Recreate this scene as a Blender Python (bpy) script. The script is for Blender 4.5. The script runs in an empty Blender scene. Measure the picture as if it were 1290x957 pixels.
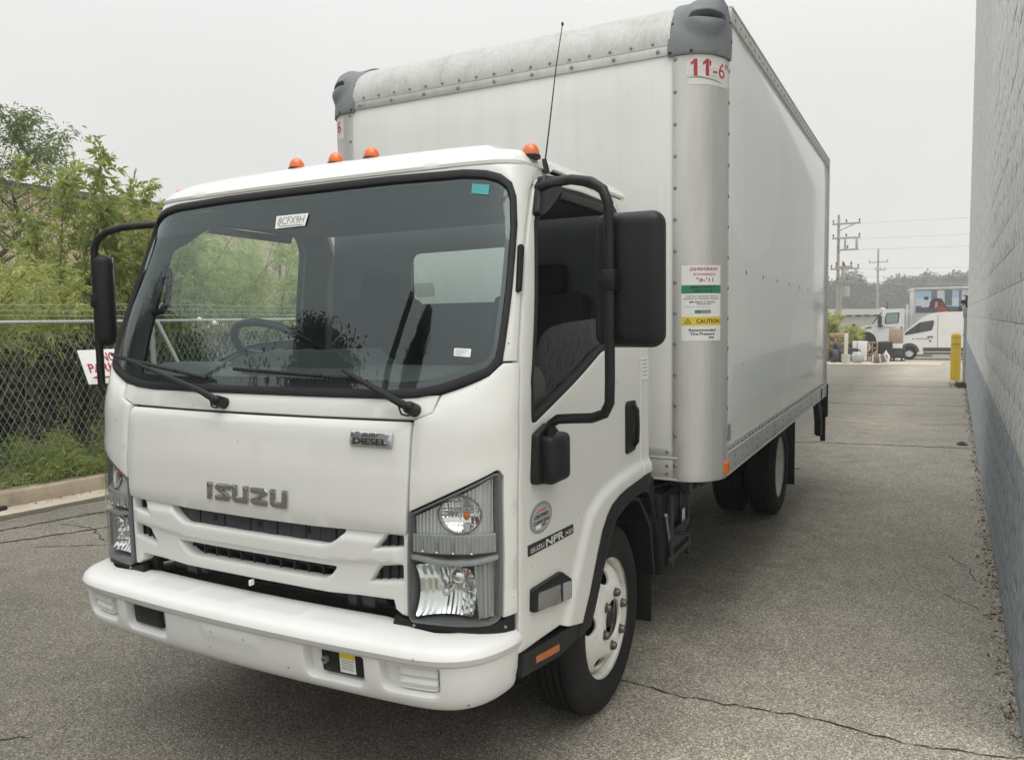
import bpy, bmesh, math, random
import numpy as np
from mathutils import Vector, Matrix, geometry, noise as mnoise
random.seed(7); RNG = np.random.default_rng(7)
scene = bpy.context.scene
COL = scene.collection
PI = math.pi
HAZE = .0018

# ------------------------------------------------------------------ camera
cam_d = bpy.data.cameras.new('camera'); cam = bpy.data.objects.new('camera', cam_d); COL.objects.link(cam)
def set_camera(loc, yaw, pitch, roll, f_px):
    cy, sy, cp, sp = math.cos(yaw), math.sin(yaw), math.cos(pitch), math.sin(pitch)
    f = Vector((sy*cp, cy*cp, sp)); r = Vector((cy, -sy, 0)); u = r.cross(f)
    cr, sr = math.cos(roll), math.sin(roll)
    r2 = cr*r + sr*u; u2 = -sr*r + cr*u
    m = Matrix((r2, u2, -f)).transposed().to_4x4(); m.translation = Vector(loc)
    cam.matrix_world = m
    cam_d.sensor_fit = 'HORIZONTAL'; cam_d.sensor_width = 36; cam_d.lens = f_px/1290*36
    cam_d.clip_start = .05; cam_d.clip_end = 3000
set_camera((2.1317, -3.0839, 1.6818), -.488, -.0765, -.0157, 985.4)
scene.camera = cam

# ------------------------------------------------------------------ sky, sun, exposure
SUN_EL, SUN_AZ = math.radians(70), math.radians(128)   # azimuth from +Y towards +X
w = bpy.data.worlds.new('World'); scene.world = w; w.use_nodes = True
nt = w.node_tree; nt.nodes.clear()
out = nt.nodes.new('ShaderNodeOutputWorld'); bg = nt.nodes.new('ShaderNodeBackground')
sky = nt.nodes.new('ShaderNodeTexSky'); sky.sky_type = 'NISHITA'; sky.sun_disc = False
sky.sun_elevation = SUN_EL; sky.sun_rotation = SUN_AZ; sky.dust_density = 6; sky.air_density = 1.5
tc = nt.nodes.new('ShaderNodeTexCoord')
nz = nt.nodes.new('ShaderNodeTexNoise'); nz.inputs['Scale'].default_value = 1.6; nz.inputs['Detail'].default_value = 4
rmp = nt.nodes.new('ShaderNodeValToRGB')
rmp.color_ramp.elements[0].position = .3; rmp.color_ramp.elements[0].color = (6.65, 6.8, 6.85, 1)
rmp.color_ramp.elements[1].position = .75; rmp.color_ramp.elements[1].color = (7.6, 7.6, 7.5, 1)
hs = nt.nodes.new('ShaderNodeHueSaturation'); hs.inputs['Saturation'].default_value = .25
mx = nt.nodes.new('ShaderNodeMixRGB'); mx.inputs[0].default_value = .9      # cloud sheet covers nearly all of the blue
L = nt.links.new
L(tc.outputs['Generated'], nz.inputs['Vector']); L(nz.outputs['Fac'], rmp.inputs['Fac'])
L(sky.outputs['Color'], hs.inputs['Color']); L(hs.outputs['Color'], mx.inputs[1]); L(rmp.outputs['Color'], mx.inputs[2])
# an overcast sky is brighter overhead than at the horizon
sxy = nt.nodes.new('ShaderNodeSeparateXYZ'); L(tc.outputs['Generated'], sxy.inputs[0])
zz = nt.nodes.new('ShaderNodeMapRange'); zz.inputs['From Min'].default_value = 0; zz.inputs['From Max'].default_value = 1; zz.inputs['To Min'].default_value = .95; zz.inputs['To Max'].default_value = 2.5
zp = nt.nodes.new('ShaderNodeMath'); zp.operation = 'POWER'; zp.inputs[1].default_value = 2.6; zp.use_clamp = True; L(sxy.outputs['Z'], zp.inputs[0]); L(zp.outputs[0], zz.inputs['Value'])
mul = nt.nodes.new('ShaderNodeMixRGB'); mul.blend_type = 'MULTIPLY'; mul.inputs[0].default_value = 1; L(mx.outputs[0], mul.inputs[1]); L(zz.outputs[0], mul.inputs[2])
# smoke haze warms the sky towards the horizon
wr = nt.nodes.new('ShaderNodeValToRGB'); wr.color_ramp.elements[0].position = 0; wr.color_ramp.elements[0].color = (1., .975, .94, 1)
wr.color_ramp.elements[1].position = .45; wr.color_ramp.elements[1].color = (.985, .99, .98, 1); L(sxy.outputs['Z'], wr.inputs['Fac'])
mw = nt.nodes.new('ShaderNodeMixRGB'); mw.blend_type = 'MULTIPLY'; mw.inputs[0].default_value = 1; L(mul.outputs[0], mw.inputs[1]); L(wr.outputs['Color'], mw.inputs[2])
L(mw.outputs[0], bg.inputs['Color']); bg.inputs['Strength'].default_value = .1
L(bg.outputs[0], out.inputs['Surface'])
sun_d = bpy.data.lights.new('sun', 'SUN'); sun_d.energy = .9; sun_d.angle = math.radians(50); sun_d.color = (1, .965, .90)
sun = bpy.data.objects.new('sun', sun_d); COL.objects.link(sun)
sd = Vector((math.sin(SUN_AZ)*math.cos(SUN_EL), math.cos(SUN_AZ)*math.cos(SUN_EL), math.sin(SUN_EL)))
sun.rotation_euler = sd.to_track_quat('Z', 'Y').to_euler(); sun.location = sd*30
vs = scene.view_settings
vs.view_transform = 'Standard'; vs.look = 'None'; vs.gamma = 1; vs.exposure = .31; vs.use_curve_mapping = False
scene.cycles.use_denoising = True
scene.cycles.max_bounces = 12; scene.cycles.diffuse_bounces = 6; scene.cycles.transparent_max_bounces = 24; scene.cycles.volume_bounces = 1
scene.cycles.caustics_reflective = False; scene.cycles.caustics_refractive = False

# ------------------------------------------------------------------ materials
def nd(m, t, **kw):
    n = m.node_tree.nodes.new(t)
    for k, v in kw.items():
        if k in n.inputs: n.inputs[k].default_value = v
        else: setattr(n, k, v)
    return n
def mat(name, col, rough=.5, metal=0., coat=0., var=.0, vscale=6., bump=0., bscale=200., spec=.5, dirt=None, dscale=3., damt=.5, stretch=None, emit=None):
    m = bpy.data.materials.new(name); m.use_nodes = True
    nt = m.node_tree; b = nt.nodes['Principled BSDF']; lk = nt.links.new
    b.inputs['Base Color'].default_value = (*col, 1); b.inputs['Roughness'].default_value = rough
    b.inputs['Metallic'].default_value = metal; b.inputs['Specular IOR Level'].default_value = spec
    if coat: b.inputs['Coat Weight'].default_value = coat; b.inputs['Coat Roughness'].default_value = .04
    tc = nd(m, 'ShaderNodeTexCoord'); src = tc.outputs['Object']
    if stretch:
        mp = nd(m, 'ShaderNodeMapping'); mp.inputs['Scale'].default_value = stretch; lk(src, mp.inputs['Vector']); src = mp.outputs['Vector']
    cur = None
    if var:
        n = nd(m, 'ShaderNodeTexNoise', Scale=vscale, Detail=6., Roughness=.6); lk(src, n.inputs['Vector'])
        r = nd(m, 'ShaderNodeValToRGB'); r.color_ramp.elements[0].position = .28; r.color_ramp.elements[1].position = .72
        r.color_ramp.elements[0].color = (*[c*(1-var) for c in col], 1); r.color_ramp.elements[1].color = (*[min(1, c*(1+var)) for c in col], 1)
        lk(n.outputs['Fac'], r.inputs['Fac']); cur = r.outputs['Color']
    if dirt:
        n = nd(m, 'ShaderNodeTexNoise', Scale=dscale, Detail=8., Roughness=.7); lk(src, n.inputs['Vector'])
        r = nd(m, 'ShaderNodeValToRGB'); r.color_ramp.elements[0].position = .48; r.color_ramp.elements[1].position = .75
        r.color_ramp.elements[0].color = (0, 0, 0, 1); r.color_ramp.elements[1].color = (damt, damt, damt, 1)
        lk(n.outputs['Fac'], r.inputs['Fac'])
        x = nd(m, 'ShaderNodeMixRGB'); lk(r.outputs['Color'], x.inputs[0])
        if cur: lk(cur, x.inputs[1])
        else: x.inputs[1].default_value = (*col, 1)
        x.inputs[2].default_value = (*dirt, 1); cur = x.outputs[0]
    if cur: lk(cur, b.inputs['Base Color'])
    if bump:
        n = nd(m, 'ShaderNodeTexNoise', Scale=bscale, Detail=4.); lk(src, n.inputs['Vector'])
        bp = nd(m, 'ShaderNodeBump', Strength=bump, Distance=.004); lk(n.outputs['Fac'], bp.inputs['Height']); lk(bp.outputs['Normal'], b.inputs['Normal'])
    if emit: b.inputs['Emission Color'].default_value = (*col, 1); b.inputs['Emission Strength'].default_value = emit
    return m
def glass(name, tint, f0=.055, rough=0., refl=(1, 1, 1)):
    m = bpy.data.materials.new(name); m.use_nodes = True; nt = m.node_tree; nt.nodes.clear(); lk = nt.links.new
    o = nd(m, 'ShaderNodeOutputMaterial'); t = nd(m, 'ShaderNodeBsdfTransparent'); g = nd(m, 'ShaderNodeBsdfGlossy', Roughness=rough)
    t.inputs['Color'].default_value = (*tint, 1); g.inputs['Color'].default_value = (*refl, 1)
    geo = nd(m, 'ShaderNodeNewGeometry'); dot = nd(m, 'ShaderNodeVectorMath', operation='DOT_PRODUCT')
    lk(geo.outputs['Normal'], dot.inputs[0]); lk(geo.outputs['Incoming'], dot.inputs[1])
    ab = nd(m, 'ShaderNodeMath', operation='ABSOLUTE'); lk(dot.outputs['Value'], ab.inputs[0])
    s = nd(m, 'ShaderNodeMath', operation='SUBTRACT'); s.inputs[0].default_value = 1; lk(ab.outputs[0], s.inputs[1])
    p = nd(m, 'ShaderNodeMath', operation='POWER'); lk(s.outputs[0], p.inputs[0]); p.inputs[1].default_value = 5
    ma = nd(m, 'ShaderNodeMath', operation='MULTIPLY_ADD'); lk(p.outputs[0], ma.inputs[0]); ma.inputs[1].default_value = 1-f0; ma.inputs[2].default_value = f0
    mix = nd(m, 'ShaderNodeMixShader'); lk(ma.outputs[0], mix.inputs[0]); lk(t.outputs[0], mix.inputs[1]); lk(g.outputs[0], mix.inputs[2])
    lk(mix.outputs[0], o.inputs['Surface']); return m
def leafmat(name, c1, c2, c3=None, trans=.35, rough=.5):
    m = bpy.data.materials.new(name); m.use_nodes = True; nt = m.node_tree; lk = nt.links.new
    b = nt.nodes['Principled BSDF']; o = nt.nodes['Material Output']
    g = nd(m, 'ShaderNodeNewGeometry'); r = nd(m, 'ShaderNodeValToRGB')
    r.color_ramp.elements[0].color = (*c1, 1); r.color_ramp.elements[1].color = (*c2, 1)
    if c3: e = r.color_ramp.elements.new(.93); e.color = (*c2, 1); r.color_ramp.elements[-1].color = (*c3, 1)
    lk(g.outputs['Random Per Island'], r.inputs['Fac']); lk(r.outputs['Color'], b.inputs['Base Color'])
    b.inputs['Roughness'].default_value = rough; b.inputs['Specular IOR Level'].default_value = .3
    t = nd(m, 'ShaderNodeBsdfTranslucent'); h = nd(m, 'ShaderNodeHueSaturation', Value=1.25, Saturation=1.1); lk(r.outputs['Color'], h.inputs['Color']); lk(h.outputs['Color'], t.inputs['Color'])
    mx = nd(m, 'ShaderNodeMixShader'); mx.inputs[0].default_value = trans; lk(b.outputs[0], mx.inputs[1]); lk(t.outputs[0], mx.inputs[2]); lk(mx.outputs[0], o.inputs['Surface'])
    return m
M = {}
M['paint'] = mat('white_paint', (.71, .715, .685), .26, coat=.9, var=.02, vscale=2.2, dirt=(.60, .59, .55), dscale=4., damt=.12)
def specks(m, scale, amount, col=(.16, .15, .13)):
    nt = m.node_tree; lk = nt.links.new; b = nt.nodes['Principled BSDF']; old = b.inputs['Base Color'].links[0].from_socket
    tc = nd(m, 'ShaderNodeTexCoord'); v = nd(m, 'ShaderNodeTexVoronoi', Scale=scale); lk(tc.outputs['Object'], v.inputs['Vector'])
    sp = nd(m, 'ShaderNodeSeparateColor'); lk(v.outputs['Color'], sp.inputs[0])
    a = nd(m, 'ShaderNodeMath', operation='MULTIPLY'); lk(sp.outputs['Red'], a.inputs[0]); a.inputs[1].default_value = .11
    c = nd(m, 'ShaderNodeMath', operation='LESS_THAN'); lk(v.outputs['Distance'], c.inputs[0]); lk(a.outputs[0], c.inputs[1])
    g = nd(m, 'ShaderNodeMath', operation='GREATER_THAN'); lk(sp.outputs['Green'], g.inputs[0]); g.inputs[1].default_value = 1-amount
    k = nd(m, 'ShaderNodeMath', operation='MULTIPLY'); lk(c.outputs[0], k.inputs[0]); lk(g.outputs[0], k.inputs[1])
    k2 = nd(m, 'ShaderNodeMath', operation='MULTIPLY'); lk(k.outputs[0], k2.inputs[0]); lk(sp.outputs['Blue'], k2.inputs[1])
    x = nd(m, 'ShaderNodeMixRGB'); lk(k2.outputs[0], x.inputs[0]); lk(old, x.inputs[1]); x.inputs[2].default_value = (*col, 1); lk(x.outputs[0], b.inputs['Base Color'])
specks(M['paint'], 26, .35)
M['bumper'] = mat('bumper_white', (.70, .705, .69), .42, coat=.2, dirt=(.5, .49, .45), dscale=3., damt=.22)
specks(M['bumper'], 22, .45)
M['grillew'] = mat('grille_white', (.69, .695, .67), .45, dirt=(.55, .54, .5), dscale=5., damt=.18)
M['black'] = mat('black_plastic', (.009, .0095, .011), .42, spec=.32, bump=.12, bscale=400., dirt=(.03, .03, .029), dscale=6., damt=.35)
M['rubber'] = mat('black_rubber', (.014, .014, .015), .6, spec=.35, bump=.1, bscale=300.)
M['frit'] = mat('black_frit', (.010, .010, .011), .5)
M['dark'] = mat('dark_steel', (.012, .012, .013), .6, dirt=(.05, .045, .04), dscale=5., damt=.5)
M['slat'] = mat('charcoal_plastic', (.030, .034, .040), .45)
M['trim'] = mat('grey_cab_trim', (.085, .095, .095), .75, var=.1)
M['dash'] = mat('dash_plastic', (.055, .062, .062), .6, bump=.1, bscale=500.)
M['seat'] = mat('seat_cloth', (.014, .014, .016), .9)
M['chrome'] = mat('chrome', (.82, .82, .82), .06, 1.)
M['chromed'] = mat('chrome_badge', (.50, .51, .52), .14, 1., var=.12, vscale=30.)
M['silver'] = mat('lamp_silver', (.66, .67, .66), .25, .45)
M['lampgrey'] = mat('lamp_grey', (.36, .37, .37), .28, .2)
M['badge'] = mat('badge_chrome', (.62, .63, .64), .16, .85)
M['steel'] = mat('lug_steel', (.16, .15, .14), .45, .8, dirt=(.05, .04, .03), dscale=40., damt=.6)
M['alu'] = mat('aluminium', (.62, .62, .60), .42, .55, var=.06, vscale=10., stretch=(1, 1, .15), dirt=(.36, .35, .32), dscale=3., damt=.35)
M['nose'] = mat('nose_sheet', (.50, .50, .48), .48, .3, var=.12, vscale=45., dirt=(.27, .255, .21), dscale=5., damt=.55, stretch=(1.6, 1, .6), bump=.08, bscale=120.)
M['rivet'] = mat('rivet_metal', (.28, .28, .27), .5, .6)
M['cap'] = mat('cap_grey', (.16, .175, .185), .55, dirt=(.27, .28, .28), dscale=4., damt=.5)
M['rim'] = mat('rim_white', (.72, .71, .67), .42, dirt=(.30, .27, .22), dscale=9., damt=.55)
M['tire'] = mat('tire_rubber', (.010, .010, .0105), .75, spec=.3, bump=.2, bscale=120., dirt=(.06, .056, .05), dscale=5., damt=.35)
M['amber'] = mat('amber_lens', (.72, .14, .012), .18, coat=.6, var=.15, vscale=40.)
M['printsilver'] = mat('print_silver', (.55, .56, .56), .35)
M['ambdark'] = mat('amber_reflector', (.42, .10, .015), .2, coat=.5)
M['white'] = mat('sticker_white', (.78, .79, .77), .5, var=.03, vscale=20.)
M['red'] = mat('print_red', (.42, .03, .05), .5)
M['green'] = mat('print_green', (.03, .22, .11), .5)
M['yellow'] = mat('print_yellow', (.72, .56, .05), .5)
M['ink'] = mat('print_black', (.02, .02, .02), .5)
M['inkgrey'] = mat('print_grey', (.25, .26, .27), .5)
M['teal'] = mat('tint_teal', (.05, .33, .34), .4)
M['glass'] = glass('windshield_glass', (.90, .98, .95), .085, refl=(.86, .97, 1.))
M['sideglass'] = glass('side_glass', (.93, .97, .95), .05)
M['clear'] = glass('lamp_lens', (.90, .92, .92), .05)
M['blue'] = mat('blue_cap', (.02, .03, .25), .4)

def lensgrid():
    m = mat('lamp_lens_grid', (.66, .67, .67), .10, .8); nt = m.node_tree; lk = nt.links.new; b = nt.nodes['Principled BSDF']
    tc = nd(m, 'ShaderNodeTexCoord'); hs = []
    for ax in ('X', 'Z'):
        w_ = nd(m, 'ShaderNodeTexWave', Scale=85.); w_.bands_direction = ax; lk(tc.outputs['Object'], w_.inputs['Vector']); hs.append(w_)
    mu = nd(m, 'ShaderNodeMath', operation='MULTIPLY'); lk(hs[0].outputs['Fac'], mu.inputs[0]); lk(hs[1].outputs['Fac'], mu.inputs[1])
    bp = nd(m, 'ShaderNodeBump', Strength=.9, Distance=.002); lk(mu.outputs[0], bp.inputs['Height']); lk(bp.outputs['Normal'], b.inputs['Normal']); return m
M['lensgrid'] = lensgrid()
M['lampchrome'] = mat('side_lamp_glass', (.50, .51, .51), .1, .9)
M['lampframe'] = mat('lamp_frame_grey', (.15, .155, .16), .3, .2)
M['reflect'] = mat('lamp_reflector', (.80, .80, .79), .13, 1.)
def gelcoat():
    m = mat('box_side_white', (.83, .84, .825), .24, coat=.6, dirt=(.72, .725, .70), dscale=.8, damt=.3)
    nt = m.node_tree; lk = nt.links.new; b = nt.nodes['Principled BSDF']
    tc = nd(m, 'ShaderNodeTexCoord'); sx = nd(m, 'ShaderNodeSeparateXYZ'); lk(tc.outputs['Object'], sx.inputs[0])
    # two big round patches, paler inside their edge
    def mth(op, a, bb=None):
        n = nd(m, 'ShaderNodeMath', operation=op)
        for i, v in enumerate((a, bb)):
            if v is None: continue
            if isinstance(v, (int, float)): n.inputs[i].default_value = v
            else: lk(v, n.inputs[i])
        return n.outputs[0]
    def disc(cy, cz, ry, rz, soft):
        a = mth('DIVIDE', mth('SUBTRACT', sx.outputs['Y'], cy), ry); c = mth('DIVIDE', mth('SUBTRACT', sx.outputs['Z'], cz), rz)
        d = mth('SQRT', mth('ADD', mth('MULTIPLY', a, a), mth('MULTIPLY', c, c)))
        r = nd(m, 'ShaderNodeMapRange'); r.inputs['From Min'].default_value = 1+soft; r.inputs['From Max'].default_value = 1-soft; lk(d, r.inputs['Value']); return r.outputs[0]
    f = mth('MAXIMUM', disc(5.9, .9, 3.1, 1.35, .006), disc(1.7, 2.75, .9, .75, .01))
    old = b.inputs['Base Color'].links[0].from_socket
    x = nd(m, 'ShaderNodeMixRGB'); lk(mth('MULTIPLY', f, .62), x.inputs[0]); lk(old, x.inputs[1]); x.inputs[2].default_value = (.93, .94, .93, 1)
    lk(x.outputs[0], b.inputs['Base Color']); return m
M['boxside'] = gelcoat()
M['boxfront'] = mat('box_front_white', (.80, .805, .785), .4, coat=.15, dirt=(.60, .60, .56), dscale=1.2, damt=.3)
specks(M['boxfront'], 9, .3)
def streaks(m, amt, col):
    nt = m.node_tree; lk = nt.links.new; b = nt.nodes['Principled BSDF']; old = b.inputs['Base Color'].links[0].from_socket
    tc = nd(m, 'ShaderNodeTexCoord'); mp = nd(m, 'ShaderNodeMapping'); mp.inputs['Scale'].default_value = (9, 9, .45); lk(tc.outputs['Object'], mp.inputs['Vector'])
    n = nd(m, 'ShaderNodeTexNoise', Scale=1.2, Detail=5., Roughness=.7); lk(mp.outputs['Vector'], n.inputs['Vector'])
    r = nd(m, 'ShaderNodeMapRange'); r.inputs['From Min'].default_value = .5; r.inputs['From Max'].default_value = .8; r.inputs['To Max'].default_value = amt; lk(n.outputs['Fac'], r.inputs['Value'])
    x = nd(m, 'ShaderNodeMixRGB'); lk(r.outputs[0], x.inputs[0]); lk(old, x.inputs[1]); x.inputs[2].default_value = (*col, 1); lk(x.outputs[0], b.inputs['Base Color'])
streaks(M['boxfront'], .30, (.56, .55, .50)); streaks(M['boxside'], .22, (.62, .62, .58)); streaks(M['alu'], .4, (.34, .33, .30)); specks(M['boxside'], 7, .3)
# slight waviness of the sheet sides
for k_ in ('boxside', 'boxfront'):
    m_ = M[k_]; n_ = nd(m_, 'ShaderNodeTexNoise', Scale=1.3, Detail=1.); b_ = nd(m_, 'ShaderNodeBump', Strength=.25, Distance=.03); t_ = nd(m_, 'ShaderNodeTexCoord')
    m_.node_tree.links.new(t_.outputs['Object'], n_.inputs['Vector']); m_.node_tree.links.new(n_.outputs['Fac'], b_.inputs['Height']); m_.node_tree.links.new(b_.outputs['Normal'], m_.node_tree.nodes['Principled BSDF'].inputs['Normal'])

# ------------------------------------------------------------------ mesh helpers
def finish(me, smooth=35):
    me.update()
    if smooth:
        me.shade_smooth(); me.set_sharp_from_angle(angle=math.radians(smooth))
def link(name, me, mt, parent=None):
    if mt is not None and not me.materials: me.materials.append(mt)
    o = bpy.data.objects.new(name, me); COL.objects.link(o)
    if parent: o.parent = parent
    return o
def tag(o, label=None, cat=None, group=None, kind=None):
    if label: o['label'] = label
    if cat: o['category'] = cat
    if group: o['group'] = group
    if kind: o['kind'] = kind
    return o
def empty(name, loc=(0, 0, 0), rz=0.):
    o = bpy.data.objects.new(name, None); o.location = loc; o.rotation_euler = (0, 0, rz); o.empty_display_size = .2; COL.objects.link(o); return o
def copy_tree(o, parent=None):
    c = o.copy(); COL.objects.link(c)
    if parent: c.parent = parent
    for ch in list(o.children): copy_tree(ch, c)
    return c
class MB:
    def __init__(s): s.v = []; s.f = []
    def add(s, V, F, mtx=None):
        k = len(s.v)
        if mtx is not None: V = [tuple(mtx @ Vector(p)) for p in V]
        s.v += [tuple(p) for p in V]; s.f += [tuple(i+k for i in f) for f in F]; return s
    def box(s, c, size, bev=0., rot=None, seg=2):
        bm = bmesh.new(); bmesh.ops.create_cube(bm, size=1); bmesh.ops.scale(bm, vec=size, verts=bm.verts)
        if bev: bmesh.ops.bevel(bm, geom=bm.edges[:], offset=bev, segments=seg, profile=.5, affect='EDGES')
        m = Matrix.Translation(c)
        if rot is not None: m = m @ (Matrix.Rotation(rot, 4, 'Z') if isinstance(rot, (int, float)) else rot)
        bm.verts.ensure_lookup_table()
        s.add([v.co for v in bm.verts], [[v.index for v in f.verts] for f in bm.faces], m); bm.free(); return s
    def tube(s, pts, r, n=8, cap=True):
        pts = [Vector(p) for p in pts]; rs = r if isinstance(r, (list, tuple)) else [r]*len(pts)
        t0 = (pts[1]-pts[0]).normalized(); up = Vector((0, 0, 1)) if abs(t0.z) < .9 else Vector((1, 0, 0))
        x = t0.cross(up).normalized(); V = []; F = []
        for i, p in enumerate(pts):
            t = ((pts[min(i+1, len(pts)-1)]-pts[max(i-1, 0)])).normalized()
            x = (x - t*x.dot(t)).normalized(); y = t.cross(x)
            for j in range(n):
                a = 2*PI*j/n; V.append(p + (x*math.cos(a)+y*math.sin(a))*rs[i])
        for i in range(len(pts)-1):
            for j in range(n): F.append((i*n+j, i*n+(j+1) % n, (i+1)*n+(j+1) % n, (i+1)*n+j))
        if cap: F.append(tuple(range(n))[::-1]); F.append(tuple((len(pts)-1)*n+j for j in range(n)))
        return s.add(V, F)
    def lathe(s, prof, c=(0, 0, 0), axis='X', n=48, closed=False):
        # prof: (radius, along axis)
        V = []; F = []; k = len(prof)
        for j in range(n):
            a = 2*PI*j/n
            for r, h in prof:
                if axis == 'X': V.append((c[0]+h, c[1]+r*math.cos(a), c[2]+r*math.sin(a)))
                elif axis == 'Y': V.append((c[0]+r*math.cos(a), c[1]+h, c[2]+r*math.sin(a)))
                else: V.append((c[0]+r*math.cos(a), c[1]+r*math.sin(a), c[2]+h))
        for j in range(n):
            j2 = (j+1) % n
            for i in range(k-1 if not closed else k): F.append((j*k+i, j*k+(i+1) % k, j2*k+(i+1) % k, j2*k+i))
        return s.add(V, F)
    def ell(s, c, r, n=16, m=8, z0=-1.):
        V = []; F = []
        for i in range(m+1):
            t = math.asin(max(-1, z0)) + (PI/2-math.asin(max(-1, z0)))*i/m
            for j in range(n):
                a = 2*PI*j/n; V.append((c[0]+r[0]*math.cos(t)*math.cos(a), c[1]+r[1]*math.cos(t)*math.sin(a), c[2]+r[2]*math.sin(t)))
        for i in range(m):
            for j in range(n): F.append((i*n+j, i*n+(j+1) % n, (i+1)*n+(j+1) % n, (i+1)*n+j))
        return s.add(V, F)
    def prism(s, poly, axis, a, b):
        # polygon in the two other axes, extruded from a to b along axis
        n = len(poly); V = []
        for h in (a, b):
            for p in poly:
                V.append({'X': (h, p[0], p[1]), 'Y': (p[0], h, p[1]), 'Z': (p[0], p[1], h)}[axis])
        F = [tuple(range(n))[::-1], tuple(range(n, 2*n))] + [(i, (i+1) % n, n+(i+1) % n, n+i) for i in range(n)]
        return s.add(V, F)
    def build(s, name, mt, parent=None, smooth=35):
        me = bpy.data.meshes.new(name); me.from_pydata(s.v, [], s.f); finish(me, smooth); return link(name, me, mt, parent)
def arcpts(c, r, a0, a1, n): return [(c[0]+r*math.cos(a0+(a1-a0)*i/n), c[1]+r*math.sin(a0+(a1-a0)*i/n)) for i in range(n+1)]
def rnd(poly, r, n=5):
    # round the corners of a 2-D polygon
    N = len(poly); out = []
    rs = r if isinstance(r, (list, tuple)) else [r]*N
    for i in range(N):
        p = np.array(poly[i], float); a = np.array(poly[i-1], float)-p; b = np.array(poly[(i+1) % N], float)-p
        la, lb = np.hypot(*a), np.hypot(*b)
        if rs[i] <= 0: out.append(tuple(p)); continue
        d = min(rs[i], la*.49, lb*.49); A = p+a/la*d; B = p+b/lb*d
        for k in range(n+1):
            t = k/n; out.append(tuple((1-t)**2*A+2*t*(1-t)*p+t*t*B))
    return out
def resample(poly, res):
    out = []
    for i in range(len(poly)):
        a = np.array(poly[i], float); b = np.array(poly[(i+1) % len(poly)], float); n = max(1, int(math.ceil(np.hypot(*(b-a))/res)))
        if np.hypot(*(b-a)) < 1e-6: continue
        for k in range(n): out.append(a+(b-a)*k/n)
    return np.array(out)
def area2(P): x, y = P[:, 0], P[:, 1]; return .5*np.sum(x*np.roll(y, -1)-np.roll(x, -1)*y)
def inset(P, d):
    # P counter-clockwise: moves inwards by d
    e1 = P-np.roll(P, 1, 0); e2 = np.roll(P, -1, 0)-P
    e1 /= np.maximum(np.hypot(e1[:, 0], e1[:, 1]), 1e-9)[:, None]; e2 /= np.maximum(np.hypot(e2[:, 0], e2[:, 1]), 1e-9)[:, None]
    n1 = np.stack([-e1[:, 1], e1[:, 0]], 1); n2 = np.stack([-e2[:, 1], e2[:, 0]], 1)
    m = n1+n2; l = np.maximum(np.sum(m*m, 1), .8); return P+m*(2*d/l)[:, None]
def inpoly(Q, P):
    x, y = Q[:, 0], Q[:, 1]; r = np.zeros(len(Q), bool); j = len(P)-1
    for i in range(len(P)):
        xi, yi = P[i]; xj, yj = P[j]
        c = ((yi > y) != (yj > y)); 
        if yi != yj: r ^= c & (x < (xj-xi)*(y-yi)/(yj-yi)+xi)
        j = i
    return r
def segdist(Q, P, closed=True):
    d = np.full(len(Q), 1e9)
    for i in range(len(P) if closed else len(P)-1):
        a = P[i]; b = P[(i+1) % len(P)]; ab = b-a; t = np.clip(((Q-a)@ab)/max(ab@ab, 1e-12), 0, 1)
        d = np.minimum(d, np.hypot(*(Q-a-t[:, None]*ab).T))
    return d
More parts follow.
